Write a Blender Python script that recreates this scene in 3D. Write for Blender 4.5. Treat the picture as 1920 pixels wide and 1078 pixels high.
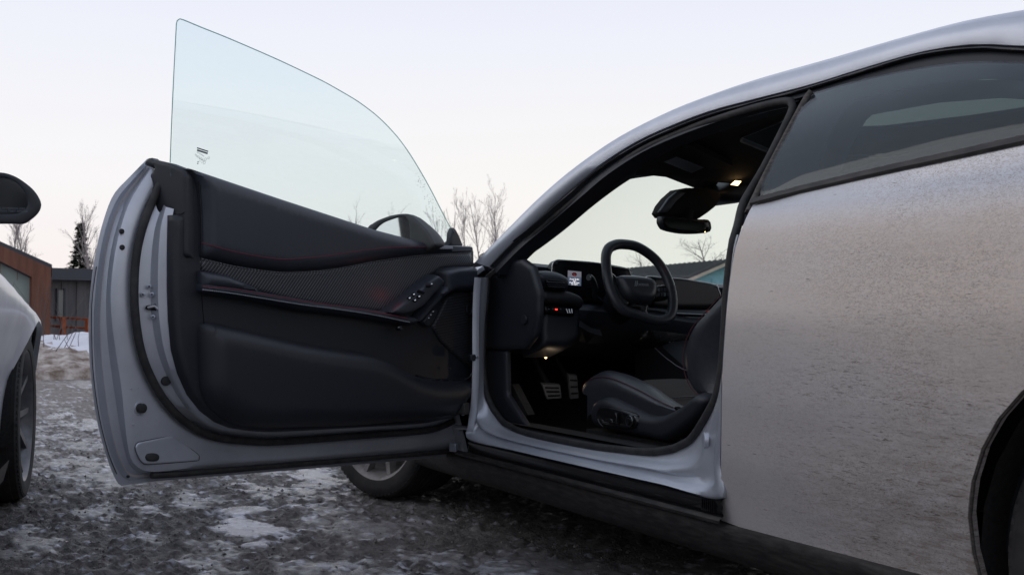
import bpy, bmesh, math, random
import numpy as np
from mathutils import Vector, Matrix, Euler
from mathutils.geometry import delaunay_2d_cdt
R = math.radians
random.seed(7)
for o in list(bpy.data.objects): bpy.data.objects.remove(o)
scene = bpy.context.scene
COL = scene.collection

# ---------------------------------------------------------------- camera
F = 1940.0
HEAD = R(-29.8); PITCH = math.atan(46 / F)
CAM = Vector((-3.163, 1.621, 0.80))
hd = Vector((math.cos(HEAD), math.sin(HEAD), 0))
FW = Vector((math.cos(PITCH) * hd.x, math.cos(PITCH) * hd.y, math.sin(PITCH)))
RT = Vector((math.sin(HEAD), -math.cos(HEAD), 0))
UP = RT.cross(FW)
cam = bpy.data.cameras.new('camera'); co = bpy.data.objects.new('camera', cam); COL.objects.link(co)
cam.sensor_width = 36; cam.lens = 36 * F / 1920; cam.clip_start = .05; cam.clip_end = 3000
m = Matrix((RT, UP, -FW)).transposed().to_4x4(); m.translation = CAM
co.matrix_world = m
scene.camera = co
cam.dof.use_dof = True; cam.dof.focus_distance = 2.9; cam.dof.aperture_fstop = 11.0

# ---------------------------------------------------------------- world: pale dusk sky, warmer toward the glow on the left
w = bpy.data.worlds.new('World'); scene.world = w; w.use_nodes = True
nt = w.node_tree; nt.nodes.clear()
N = nt.nodes.new; L = nt.links.new
out = N('ShaderNodeOutputWorld'); bg = N('ShaderNodeBackground'); L(bg.outputs[0], out.inputs[0])
tc = N('ShaderNodeTexCoord'); sep = N('ShaderNodeSeparateXYZ'); L(tc.outputs['Generated'], sep.inputs[0])
rp = N('ShaderNodeValToRGB'); L(sep.outputs['Z'], rp.inputs[0])
els = [(0.0, (.93, .85, .83)), (.03, (.96, .885, .865)), (.12, (.955, .935, .94)), (.25, (.87, .89, .97)), (.45, (.70, .75, .90)), (.8, (.50, .56, .70)), (1.0, (.46, .52, .66))]
while len(rp.color_ramp.elements) < len(els): rp.color_ramp.elements.new(.5)
for e, (p, c) in zip(rp.color_ramp.elements, els): e.position = p; e.color = (*c, 1)
# right of the frame the low sky is clearer and a touch yellow
dt = N('ShaderNodeVectorMath'); dt.operation = 'DOT_PRODUCT'; L(tc.outputs['Generated'], dt.inputs[0])
dt.inputs[1].default_value = (math.cos(R(-45)), math.sin(R(-45)), 0)
mr = N('ShaderNodeMapRange'); L(dt.outputs['Value'], mr.inputs[0])
mr.inputs[1].default_value = .8; mr.inputs[2].default_value = 1.0; mr.inputs[3].default_value = 0; mr.inputs[4].default_value = 1
mz = N('ShaderNodeMapRange'); L(sep.outputs['Z'], mz.inputs[0])
mz.inputs[1].default_value = .25; mz.inputs[2].default_value = 0; mz.inputs[3].default_value = 0; mz.inputs[4].default_value = 1
mm = N('ShaderNodeMath'); mm.operation = 'MULTIPLY'; L(mr.outputs[0], mm.inputs[0]); L(mz.outputs[0], mm.inputs[1])
mx = N('ShaderNodeMix'); mx.data_type = 'RGBA'; L(mm.outputs[0], mx.inputs[0]); L(rp.outputs[0], mx.inputs[6])
mx.inputs[7].default_value = (.97, .945, .89, 1)
L(mx.outputs[2], bg.inputs[0]); bg.inputs[1].default_value = 1.0
sun = bpy.data.lights.new('sun', 'SUN'); sun.energy = 0.5; sun.angle = R(50); sun.color = (1, .93, .88)
so = bpy.data.objects.new('sun', sun); COL.objects.link(so)
so.rotation_euler = Vector((-.45, -.75, -.55)).to_track_quat('-Z', 'Y').to_euler()
vs = scene.view_settings; vs.view_transform = 'Standard'; vs.look = 'None'; vs.gamma = 1; vs.exposure = 0; vs.use_curve_mapping = False

# ---------------------------------------------------------------- pixels of the photo to points on real surfaces
def ray(px, py): return (FW * F + RT * (px - 960) + UP * (539 - py)).normalized()
def hit(px, py, P0, n):
    d = ray(px, py); return CAM + d * ((P0 - CAM).dot(n) / d.dot(n))
def onx(px, py, x): return hit(px, py, Vector((x, 0, 0)), Vector((1, 0, 0)))
def ony(px, py, y): return hit(px, py, Vector((0, y, 0)), Vector((0, 1, 0)))
def onz(px, py, z=0): return hit(px, py, Vector((0, 0, z)), Vector((0, 0, 1)))
def far(px, py, depth):
    return CAM + (FW * F + RT * (px - 960) + UP * (539 - py)) * (depth / F)

class Fr:
    """a plane in space: origin, two axes, normal"""
    def __init__(s, o, a, b, n): s.o, s.a, s.b, s.n = Vector(o), Vector(a), Vector(b), Vector(n).normalized()
    def at(s, px, py, h=0):
        p = hit(px, py, s.o + s.n * h, s.n) - s.o
        aa, bb, ab = s.a.dot(s.a), s.b.dot(s.b), s.a.dot(s.b); pa, pb = p.dot(s.a), p.dot(s.b)
        det = aa * bb - ab * ab
        return ((pa * bb - pb * ab) / det, (pb * aa - pa * ab) / det)
    def P(s, a, b, h=0): return s.o + s.a * a + s.b * b + s.n * h

# ---------------------------------------------------------------- materials
M = {}
def mat(name, col, rough=.6, metal=0, **k):
    m = bpy.data.materials.new(name); m.use_nodes = True
    b = m.node_tree.nodes['Principled BSDF']
    b.inputs['Base Color'].default_value = (*col, 1); b.inputs['Roughness'].default_value = rough; b.inputs['Metallic'].default_value = metal
    for kk, v in k.items():
        b.inputs[kk.replace('_', ' ')].default_value = v
    M[name] = m; return m
def noisy(name, c1, c2, scale, rough=.6, bump=0, bscale=None, metal=0, detail=6, stretch=(1, 1, 1), lo=.35, hi=.65, coords='Object', bdist=.01, **k):
    m = mat(name, c1, rough, metal, **k); nt = m.node_tree; b = nt.nodes['Principled BSDF']
    tc = nt.nodes.new('ShaderNodeTexCoord'); mp = nt.nodes.new('ShaderNodeMapping'); mp.inputs['Scale'].default_value = stretch
    nt.links.new(tc.outputs[coords], mp.inputs[0])
    n = nt.nodes.new('ShaderNodeTexNoise'); n.inputs['Scale'].default_value = scale; n.inputs['Detail'].default_value = detail; n.inputs['Roughness'].default_value = .62
    nt.links.new(mp.outputs[0], n.inputs['Vector'])
    r = nt.nodes.new('ShaderNodeValToRGB'); r.color_ramp.elements[0].position = lo; r.color_ramp.elements[1].position = hi
    r.color_ramp.elements[0].color = (*c1, 1); r.color_ramp.elements[1].color = (*c2, 1)
    nt.links.new(n.outputs[0], r.inputs[0]); nt.links.new(r.outputs[0], b.inputs['Base Color'])
    if bump:
        n2 = nt.nodes.new('ShaderNodeTexNoise'); n2.inputs['Scale'].default_value = bscale or scale; n2.inputs['Detail'].default_value = 4
        nt.links.new(mp.outputs[0], n2.inputs['Vector'])
        bp = nt.nodes.new('ShaderNodeBump'); bp.inputs['Strength'].default_value = bump; bp.inputs['Distance'].default_value = bdist
        nt.links.new(n2.outputs[0], bp.inputs['Height']); nt.links.new(bp.outputs[0], b.inputs['Normal'])
    return m

noisy('paint', (.44, .465, .52), (.565, .59, .645), 5, .43, metal=.55, detail=12, lo=.25, hi=.6, Coat_Weight=.3, Coat_Roughness=.14)
noisy('paint_dull', (.30, .33, .39), (.42, .45, .51), 14, .42, metal=.5, Coat_Weight=.15, Coat_Roughness=.3, lo=.3, hi=.7)
noisy('rubber', (.012, .012, .014), (.035, .033, .032), 30, .7, bump=.25, bscale=180, bdist=.002)
noisy('gloss_black', (.008, .008, .009), (.09, .085, .08), 26, .2, stretch=(.35, 1, 5), lo=.55, hi=.85)
noisy('dirty_black', (.012, .011, .011), (.075, .065, .058), 40, .6, stretch=(.5, 1, 2.5), detail=10, lo=.40, hi=.9, bump=.15, bscale=90, bdist=.003)
noisy('road_film', (.03, .028, .027), (.14, .115, .10), 40, .75, stretch=(1, 1, 5), lo=.35, hi=.8)
noisy('plastic', (.011, .013, .018), (.016, .018, .025), 300, .5, bump=.12, bscale=900, bdist=.0008)
noisy('soft_trim', (.021, .025, .035), (.028, .032, .044), 200, .45, bump=.15, bscale=700, bdist=.0008)
noisy('leather', (.020, .022, .028), (.028, .030, .038), 60, .36, bump=.25, bscale=420, bdist=.0012)
noisy('suede', (.035, .031, .029), (.055, .048, .044), 120, .95, bump=.2, bscale=500, bdist=.001)
noisy('cloth_black', (.010, .010, .011), (.016, .016, .017), 300, .95)
noisy('carpet', (.008, .008, .009), (.022, .021, .020), 90, .98, bump=.4, bscale=500, bdist=.003)
mat('steel', (.55, .56, .58), .28, 1)
mat('mirror_glass', (.82, .85, .86), .02, 1)
mat('mirror_dark', (.42, .46, .50), .06, 1)
mat('screen', (.006, .006, .008), .16, Specular_IOR_Level=.18)
mat('pillar_trim', (.022, .023, .027), .6)
mat('red_thread', (.15, .02, .03), .6)
mat('grey_thread', (.24, .25, .28), .6)
mat('label_grey', (.075, .085, .10), .5)
mat('print_grey', (.16, .19, .21), .6)
mat('icon_white', (.7, .72, .78), .4, Emission_Color=(.8, .85, 1, 1), Emission_Strength=.25)
mat('lamp_warm', (1, .8, .5), .4, Emission_Color=(1, .62, .26, 1), Emission_Strength=6)
mat('lamp_red', (1, .05, .03), .4, Emission_Color=(1, .05, .03, 1), Emission_Strength=1.6)
mat('screen_blue', (.05, .07, .11), .3, Emission_Color=(.16, .21, .32, 1), Emission_Strength=.35)
mat('screen_grey', (.1, .1, .12), .3, Emission_Color=(.42, .42, .5, 1), Emission_Strength=.3)
mat('screen_text', (.8, .8, .8), .4, Emission_Color=(1, .95, .95, 1), Emission_Strength=.75)
mat('dark_red', (.25, .01, .01), .4, Emission_Color=(.5, .02, .02, 1), Emission_Strength=.5)
noisy('alloy', (.30, .30, .31), (.42, .42, .43), 20, .4, metal=.7)
noisy('grey_alloy', (.09, .09, .095), (.16, .16, .17), 12, .4, metal=.6)
noisy('alloy_dirty', (.16, .145, .135), (.30, .28, .27), 18, .6, metal=.3)
noisy('tyre', (.012, .012, .012), (.034, .032, .031), 14, .85, bump=.2, bscale=90, bdist=.003)
noisy('flap', (.03, .03, .032), (.05, .05, .05), 10, .6)

def glass(name, tint, refl=.9, rough=.0, dirt=0, dirtcol=(.3, .3, .3)):
    m = bpy.data.materials.new(name); m.use_nodes = True; nt = m.node_tree; nt.nodes.clear()
    o = nt.nodes.new('ShaderNodeOutputMaterial'); t = nt.nodes.new('ShaderNodeBsdfTransparent'); t.inputs[0].default_value = (*tint, 1)
    g = nt.nodes.new('ShaderNodeBsdfGlossy'); g.inputs[0].default_value = (1, 1, 1, 1); g.inputs['Roughness'].default_value = rough
    lw = nt.nodes.new('ShaderNodeLayerWeight'); lw.inputs[0].default_value = .5
    pw = nt.nodes.new('ShaderNodeMath'); pw.operation = 'POWER'; pw.inputs[1].default_value = 5; nt.links.new(lw.outputs['Facing'], pw.inputs[0])
    f = nt.nodes.new('ShaderNodeMapRange'); f.inputs[3].default_value = .035; f.inputs[4].default_value = refl; nt.links.new(pw.outputs[0], f.inputs[0])
    s = nt.nodes.new('ShaderNodeMixShader'); nt.links.new(f.outputs[0], s.inputs[0]); nt.links.new(t.outputs[0], s.inputs[1]); nt.links.new(g.outputs[0], s.inputs[2])
    last = s
    if dirt:
        tc = nt.nodes.new('ShaderNodeTexCoord'); mp = nt.nodes.new('ShaderNodeMapping'); mp.inputs['Scale'].default_value = (1, 1, 5); nt.links.new(tc.outputs['Object'], mp.inputs[0])
        n = nt.nodes.new('ShaderNodeTexNoise'); n.inputs['Scale'].default_value = 24; n.inputs['Detail'].default_value = 9; n.inputs['Roughness'].default_value = .75
        nt.links.new(mp.outputs[0], n.inputs['Vector'])
        mr = nt.nodes.new('ShaderNodeMapRange'); mr.inputs[1].default_value = .42; mr.inputs[2].default_value = .8; mr.inputs[3].default_value = dirt * .35; mr.inputs[4].default_value = dirt * 1.6
        nt.links.new(n.outputs[0], mr.inputs[0])
        d = nt.nodes.new('ShaderNodeBsdfDiffuse'); d.inputs[0].default_value = (*dirtcol, 1)
        s2 = nt.nodes.new('ShaderNodeMixShader'); nt.links.new(mr.outputs[0], s2.inputs[0]); nt.links.new(s.outputs[0], s2.inputs[1]); nt.links.new(d.outputs[0], s2.inputs[2]); last = s2
    nt.links.new(last.outputs[0], o.inputs[0]); M[name] = m; return m
glass('door_glass', (.915, .966, .974), dirt=.010, dirtcol=(.8, .8, .8))
mat('frit', (.012, .013, .020), .7, Specular_IOR_Level=.05)
mat('seat_thread', (.065, .012, .018), .6)
glass('windshield_glass', (.95, .985, .965))
glass('tinted_glass', (.72, .80, .79), dirt=.035, dirtcol=(.35, .37, .42))
glass('roof_glass', (.12, .145, .14))
glass('glass_edge', (.35, .5, .5))

def dirty_paint():
    """silver paint under a brown road film with fine wrinkles, dark streaks drawn out along the car"""
    m = mat('dirty_paint', (.4, .42, .46), .45, .25); nt = m.node_tree; b = nt.nodes['Principled BSDF']; N = nt.nodes.new; L = nt.links.new
    tc = N('ShaderNodeTexCoord'); sx = N('ShaderNodeSeparateXYZ'); L(tc.outputs['Object'], sx.inputs[0])
    def noise(scale, st, det=6, rough=.6, dist=0, rot=(0, 0, 0)):
        mp = N('ShaderNodeMapping'); mp.inputs['Scale'].default_value = st; mp.inputs['Rotation'].default_value = rot; L(tc.outputs['Object'], mp.inputs[0])
        n = N('ShaderNodeTexNoise'); n.inputs['Scale'].default_value = scale; n.inputs['Detail'].default_value = det; n.inputs['Roughness'].default_value = rough; n.inputs['Distortion'].default_value = dist
        L(mp.outputs[0], n.inputs['Vector']); return n.outputs[0]
    def mapr(v, a, b_, c, d):
        r = N('ShaderNodeMapRange'); r.inputs[1].default_value = a; r.inputs[2].default_value = b_; r.inputs[3].default_value = c; r.inputs[4].default_value = d; L(v, r.inputs[0]); return r.outputs[0]
    def mul(a, c):
        r = N('ShaderNodeMath'); r.operation = 'MULTIPLY'; L(a, r.inputs[0])
        if isinstance(c, (int, float)): r.inputs[1].default_value = c
        else: L(c, r.inputs[1])
        return r.outputs[0]
    def mix(f, a, c):
        r = N('ShaderNodeMix'); r.data_type = 'RGBA'; L(f, r.inputs[0])
        for i, v in ((6, a), (7, c)):
            if isinstance(v, tuple): r.inputs[i].default_value = (*v, 1)
            else: L(v, r.inputs[i])
        return r.outputs[2]
    # height on the panel: the film is thickest below the shoulder, thin on top
    film = mapr(sx.outputs['Z'], 1.045, .975, .10, 1.0)
    big = mapr(noise(1.7, (1, 1, 3.0), 4, .5), .3, .68, .55, 1.0)
    fine = mapr(noise(60, (1, 1, 3.2), 6, .6), .3, .72, .72, 1.0)
    f = mul(mul(mul(film, big), fine), mapr(sx.outputs['Z'], .82, .60, 1.0, .55))
    top = mix(f, (.56, .57, .60), (.63, .525, .44))
    # thin clean worm lines in the drying film
    v = noise(75, (1, 1, 1.7), 3, .6, 2.2); worm = mapr(v, .485, .50, 0, 1); worm2 = mapr(v, .50, .515, 1, 0)
    wm = mul(mul(worm, worm2), mapr(noise(5, (1, 1, 1), 2), .42, .6, .05, .5))
    c = mix(wm, top, (.53, .53, .56))
    # dark wrinkled crust
    v2 = noise(95, (1, 1, 2.2), 4, .65, 1.8); w2 = mul(mapr(v2, .52, .545, 0, 1), mapr(v2, .565, .59, 1, 0))
    zone = mul(mapr(sx.outputs['X'], -.60, -1.05, .30, .95), mapr(noise(4, (1, 1, 1.6), 3), .35, .6, .35, 1))
    c = mix(mul(w2, zone), c, (.26, .205, .175))
    # long dark streaks toward the wheel arch
    s = mapr(noise(60, (.7, .7, 5.0), 6, .75, .5, (0, R(-4), 0)), .55, .61, 0, .8)
    sz = mul(mapr(sx.outputs['X'], -.62, -1.0, .10, 1), mapr(noise(7, (.8, .8, 3), 3), .34, .55, .3, 1))
    sz = mul(sz, mapr(sx.outputs['Z'], .98, .62, .05, 1))
    c = mix(mul(s, sz), c, (.10, .072, .058))
    gm = mul(mul(mapr(sx.outputs['X'], -.70, -1.25, 0, .75), mapr(sx.outputs['Z'], .75, .35, .1, 1)), mapr(noise(22, (.6, .6, 3.5), 8, .75), .38, .62, 0, 1))
    c = mix(gm, c, (.20, .15, .12))
    # few bigger splatters
    sp = N('ShaderNodeTexVoronoi'); sp.inputs['Scale'].default_value = 17; mp = N('ShaderNodeMapping'); mp.inputs['Scale'].default_value = (.5, .5, 3.6); mp.inputs['Rotation'].default_value = (0, R(28), 0)
    L(tc.outputs['Object'], mp.inputs[0]); L(mp.outputs[0], sp.inputs['Vector'])
    spm = mul(mapr(sp.outputs['Distance'], .07, .03, 0, 1), mapr(noise(2.6, (1, 1, 1), 1), .46, .52, 0, .85))
    c = mix(spm, c, (.09, .06, .05))
    L(c, b.inputs['Base Color'])
    met = mapr(f, .1, .8, .42, .03); L(met, b.inputs['Metallic']); L(mapr(f, .05, .8, .36, .62), b.inputs['Roughness'])
    bp = N('ShaderNodeBump'); bp.inputs['Strength'].default_value = .16; bp.inputs['Distance'].default_value = .001
    L(v, bp.inputs['Height']); L(bp.outputs[0], b.inputs['Normal'])
dirty_paint()

def ribs(name, base, line, scale, ang, rough=.4, bump=.6, direction='X'):
    m = mat(name, base, rough); nt = m.node_tree; b = nt.nodes['Principled BSDF']; N = nt.nodes.new; L = nt.links.new
    tc = N('ShaderNodeTexCoord'); mp = N('ShaderNodeMapping'); mp.inputs['Rotation'].default_value = (0, 0, R(ang)); L(tc.outputs['UV'], mp.inputs[0])
    wv = N('ShaderNodeTexWave'); wv.inputs['Scale'].default_value = scale; wv.inputs['Distortion'].default_value = .4; wv.inputs['Detail Scale'].default_value = .4; L(mp.outputs[0], wv.inputs['Vector'])
    r = N('ShaderNodeValToRGB'); r.color_ramp.elements[0].position = .72; r.color_ramp.elements[1].position = 1; r.color_ramp.elements[0].color = (*base, 1); r.color_ramp.elements[1].color = (*line, 1)
    L(wv.outputs['Fac'], r.inputs[0]); L(r.outputs[0], b.inputs['Base Color'])
    bp = N('ShaderNodeBump'); bp.inputs['Strength'].default_value = bump; bp.inputs['Distance'].default_value = .0015; L(wv.outputs['Fac'], bp.inputs['Height']); L(bp.outputs[0], b.inputs['Normal'])
ribs('ribbed_insert', (.017, .018, .023), (.125, .13, .15), 36, -42, bump=.3)
ribs('grille', (.010, .010, .012), (.030, .032, .038), 34, 96, .6)

# ---------------------------------------------------------------- mesh helpers
ORG = {}
def origin(o):
    p = Vector((0, 0, 0))
    while o is not None: p += o.location; o = o.parent
    return p
def mk(name, V, Fc, mt, parent=None, smooth=40, uv=None, solid=0, off=-1):
    me = bpy.data.meshes.new(name)
    o0 = origin(parent)
    if solid:
        A = np.array([tuple(v) for v in V], float); NN = np.zeros_like(A); cnt = {}
        for f in Fc:
            f = tuple(f); nrm = np.cross(A[f[1]] - A[f[0]], A[f[2]] - A[f[0]]) if len(f) == 3 else np.cross(A[f[2]] - A[f[0]], A[f[3]] - A[f[1]])
            for i in range(len(f)):
                NN[f[i]] += nrm; a, b = f[i], f[(i + 1) % len(f)]; cnt.setdefault((min(a, b), max(a, b)), []).append((a, b))
        NN /= np.maximum(np.linalg.norm(NN, axis=1), 1e-12)[:, None]; n0 = len(V); B = A + NN * (solid * off)
        V = [tuple(q) for q in A] + [tuple(q) for q in B]; F2 = [tuple(f) for f in Fc] + [tuple(i + n0 for i in reversed(tuple(f))) for f in Fc]
        for l in cnt.values():
            if len(l) == 1: a, b = l[0]; F2.append((b, a, a + n0, b + n0))
        Fc = F2
        if uv is not None: uv = list(uv) * 2
    me.from_pydata([tuple(Vector(v) - o0) for v in V], [], [tuple(f) for f in Fc]); me.materials.append(M[mt])
    if smooth:
        me.shade_smooth()
        if smooth < 180: me.set_sharp_from_angle(angle=R(smooth))
    if uv is not None:
        ul = me.uv_layers.new(name='UVMap')
        for lp in me.loops: ul.data[lp.index].uv = uv[lp.vertex_index]
    o = bpy.data.objects.new(name, me); COL.objects.link(o)
    if parent is not None: o.parent = parent
    return o
def empty(name, loc, label=None, cat=None, group=None):
    o = bpy.data.objects.new(name, None); COL.objects.link(o); o.location = loc; o.empty_display_size = .2
    if label: tag(o, label, cat, group)
    return o
def tag(o, label, cat, group=None):
    o['label'] = label; o['category'] = cat
    if group: o['group'] = group
    return o
def kind(o, k='structure'): o['kind'] = k; return o
def cat_rom(pts, n, closed=False):
    """n points evenly spaced on a smooth curve through pts"""
    P = [Vector(p) for p in pts]; m = len(P); dense = []
    segs = m if closed else m - 1
    for i in range(segs):
        if closed: p0, p1, p2, p3 = P[(i - 1) % m], P[i], P[(i + 1) % m], P[(i + 2) % m]
        else: p0, p1, p2, p3 = P[max(i - 1, 0)], P[i], P[i + 1], P[min(i + 2, m - 1)]
        for k in range(12):
            t = k / 12; dense.append(.5 * ((2 * p1) + (p2 - p0) * t + (2 * p0 - 5 * p1 + 4 * p2 - p3) * t * t + (3 * p1 - p0 - 3 * p2 + p3) * t ** 3))
    dense.append(P[0] if closed else P[-1])
    return even(dense, n, closed)
def even(P, n, closed=False):
    P = [Vector(p) for p in P]
    d = [0]
    for a, b in zip(P, P[1:]): d.append(d[-1] + (b - a).length)
    T = d[-1]; res = []; j = 0
    for i in range(n):
        s = T * i / (n if closed else n - 1)
        while j < len(P) - 2 and d[j + 1] < s: j += 1
        e = d[j + 1] - d[j]; t = (s - d[j]) / e if e > 1e-9 else 0
        res.append(P[j].lerp(P[j + 1], min(max(t, 0), 1)))
    return res
def px(pts, fn, *a): return [fn(p[0], p[1], *a) for p in pts]
def loft(name, rows, mt, parent=None, closed_rows=False, closed_cols=False, smooth=50, solid=0, cap=False, uv=False):
    n = len(rows[0]); V = [v for r in rows for v in r]; Fc = []
    for i in range(len(rows) - (0 if closed_cols else 1)):
        i2 = (i + 1) % len(rows)
        for j in range(n - (0 if closed_rows else 1)):
            j2 = (j + 1) % n; Fc.append((i * n + j, i * n + j2, i2 * n + j2, i2 * n + j))
    if cap: Fc.append(tuple(range(n - 1, -1, -1))); Fc.append(tuple((len(rows) - 1) * n + j for j in range(n)))
    u = [(j / (n - 1), i / max(len(rows) - 1, 1)) for i in range(len(rows)) for j in range(n)] if uv else None
    return mk(name, V, Fc, mt, parent, smooth, uv=u, solid=solid)
def tube_vf(P, r, seg=8, closed=False, flat=1.0, upv=None):
    P = [Vector(p) for p in P]; n = len(P); V = []; Fc = []
    rr = r if callable(r) else (lambda t: r)
    prev = None
    for i in range(n):
        if closed: t = P[(i + 1) % n] - P[(i - 1) % n]
        else: t = P[min(i + 1, n - 1)] - P[max(i - 1, 0)]
        t.normalize()
        if upv is not None: a = Vector(upv) - t * t.dot(Vector(upv))
        elif prev is None: a = t.orthogonal()
        else: a = prev - t * t.dot(prev)
        a.normalize(); prev = a; b = t.cross(a); q = rr(i / max(n - 1, 1))
        for k in range(seg):
            an = 2 * math.pi * k / seg; V.append(P[i] + a * (math.cos(an) * q) + b * (math.sin(an) * q * flat))
    for i in range(n - (0 if closed else 1)):
        i2 = (i + 1) % n
        for k in range(seg):
            k2 = (k + 1) % seg; Fc.append((i * seg + k, i * seg + k2, i2 * seg + k2, i2 * seg + k))
    if not closed: Fc.append(tuple(range(seg - 1, -1, -1))); Fc.append(tuple((n - 1) * seg + k for k in range(seg)))
    return V, Fc
def tube(name, P, r, mt, parent=None, seg=8, closed=False, **k):
    V, Fc = tube_vf(P, r, seg, closed, **k); return mk(name, V, Fc, mt, parent, 60)
def box_vf(o, a, b, c):
    o, a, b, c = map(Vector, (o, a, b, c))
    V = [o, o + a, o + a + b, o + b, o + c, o + a + c, o + a + b + c, o + b + c]
    Fc = [(0, 3, 2, 1), (4, 5, 6, 7), (0, 1, 5, 4), (1, 2, 6, 5), (2, 3, 7, 6), (3, 0, 4, 7)]
    return V, Fc
def box(name, o, a, b, c, mt, parent=None, bev=0):
    ob = mk(name, *box_vf(o, a, b, c), mt, parent, 30)
    if bev: md = ob.modifiers.new('bevel', 'BEVEL'); md.width = bev; md.segments = 2
    return ob
def join(parts):
    V = []; Fc = []
    for v, f in parts:
        n = len(V); V += list(v); Fc += [tuple(i + n for i in q) for q in f]
    return V, Fc
def inside(p, poly):
    c = False; j = len(poly) - 1
    for i in range(len(poly)):
        (x1, y1), (x2, y2) = poly[i], poly[j]
        if (y1 > p[1]) != (y2 > p[1]) and p[0] < (x2 - x1) * (p[1] - y1) / (y2 - y1) + x1: c = not c
        j = i
    return c
def bdist(pt, loops):
    best = 1e9
    for A, B in loops:
        d = B - A; t = np.clip(((pt - A) * d).sum(1) / np.maximum((d * d).sum(1), 1e-12), 0, 1)
        q = A + d * t[:, None]; best = min(best, float(np.sqrt(((q - pt) ** 2).sum(1)).min()))
    return best
def cdt(outline, holes=(), sp=.03, rings=()):
    """triangles of a polygon with holes and a grid of inner points; returns pts2d, faces, distance to the edge"""
    def refine(poly):
        res = []
        for i in range(len(poly)):
            a, b = Vector(poly[i]), Vector(poly[(i + 1) % len(poly)]); k = max(1, int(math.ceil((b - a).length / sp)))
            for q in range(k): res.append(tuple(a.lerp(b, q / k)))
        return res
    loops = [refine([tuple(p[:2]) for p in outline])] + [refine([tuple(p[:2]) for p in h]) for h in holes]
    seg = []
    for lp in loops:
        A = np.array(lp); B = np.roll(A, -1, 0); seg.append((A, B))
    pts = []; fc = []
    for lp in loops:
        n = len(pts); pts += [Vector(p) for p in lp]; fc.append(list(range(n, n + len(lp))))
    nb = len(pts)
    for ring in rings:
        for li, lp in enumerate(loops):
            P = np.array(lp); T = np.roll(P, -1, 0) - np.roll(P, 1, 0); T /= np.maximum(np.linalg.norm(T, axis=1), 1e-9)[:, None]
            Nn = np.stack([-T[:, 1], T[:, 0]], 1)
            q0 = P[0] + Nn[0] * 1e-5
            area = float((P[:, 0] * np.roll(P[:, 1], -1) - P[:, 1] * np.roll(P[:, 0], -1)).sum())
            sgn = (1 if area > 0 else -1) * (1 if li == 0 else -1)
            last = None
            for a, nn in zip(P, Nn):
                c = a + nn * sgn * ring
                if last is not None and np.hypot(*(c - last)) < ring * .35: continue
                if inside(tuple(c), loops[0]) and not any(inside(tuple(c), h) for h in loops[1:]) and bdist(c, seg) > ring * .93: pts.append(Vector(tuple(c))); last = c
    xs = [p[0] for p in loops[0]]; ys = [p[1] for p in loops[0]]
    y = min(ys) + sp * .5; row = 0
    while y < max(ys):
        x = min(xs) + sp * (.5 if row % 2 else .0)
        while x < max(xs):
            if inside((x, y), loops[0]) and not any(inside((x, y), h) for h in loops[1:]) and bdist(np.array((x, y)), seg) > (sp * .45 if not rings else max(rings) + sp * .4): pts.append(Vector((x, y)))
            x += sp
        y += sp * .87; row += 1
    ed = []
    for c in fc: ed += [(c[i], c[(i + 1) % len(c)]) for i in range(len(c))]
    v, e, f, ov, oe, of = delaunay_2d_cdt(pts, ed, [], 0, 1e-6)
    g = []
    for t in f:
        cc = (sum(v[i][0] for i in t) / len(t), sum(v[i][1] for i in t) / len(t))
        if inside(cc, loops[0]) and not any(inside(cc, h) for h in loops[1:]): g.append(t)
    f = g
    D = [0 if (len(ov[i]) and min(ov[i]) < nb) else bdist(np.array(tuple(v[i])), seg) for i in range(len(v))]
    return [tuple(p) for p in v], [tuple(q) for q in f], D
def sheet(name, outline, fn, mt, parent=None, holes=(), sp=.03, solid=0, off=-1, smooth=50, wall=None, rings=()):
    """fn(a,b,d) -> point; outline in the plane's own metres; wall = a vector the rim is carried back along"""
    v, f, D = cdt(outline, holes, sp, rings)
    V = [fn(p[0], p[1], d) for p, d in zip(v, D)]
    ok = []
    for t in f:
        ok.append(t)
    uvs = [tuple(p) for p in v]
    if wall is not None:
        cnt = {}
        for t in ok:
            for i in range(len(t)):
                a, b = t[i], t[(i + 1) % len(t)]; cnt.setdefault((min(a, b), max(a, b)), []).append((a, b))
        new = {}
        for k_, l in cnt.items():
            if len(l) == 1:
                a, b = l[0]
                for q in (a, b):
                    if q not in new: new[q] = len(V); V.append(V[q] + Vector(wall)); uvs.append(uvs[q])
                ok.append((b, a, new[a], new[b]))
    return mk(name, V, ok, mt, parent, smooth, uv=uvs, solid=solid, off=off)
def pillow(name, pix, fr, h0, hh, rad, mt, parent=None, sp=.015, smooth_n=0, extra=None, holes=(), back=.012, hole_smooth=0, smooth=50):
    """a padded piece: outline read off the photo on plane fr at height h0, rising hh with an edge of radius rad"""
    pl = [fr.at(p[0], p[1], h0 + hh * .3) for p in pix]
    if smooth_n: pl = [tuple(p)[:2] for p in cat_rom([(a, b, 0) for a, b in pl], smooth_n, True)]
    hl = [[fr.at(p[0], p[1], h0 + hh) for p in h] for h in holes]
    if hole_smooth: hl = [[tuple(p)[:2] for p in cat_rom([(a, b, 0) for a, b in h], hole_smooth, True)] for h in hl]
    def fn(a, b, d):
        t = min(d / rad, 1); h = h0 + hh * math.sqrt(max(0, 1 - (1 - t) ** 2))
        if extra: h += extra(a, b, d)
        return fr.P(a, b, h)
    return sheet(name, pl, fn, mt, parent, hl, sp, wall=-fr.n * back, smooth=smooth, rings=(rad * .12, rad * .38, rad * .75, rad * 1.05))
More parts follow.
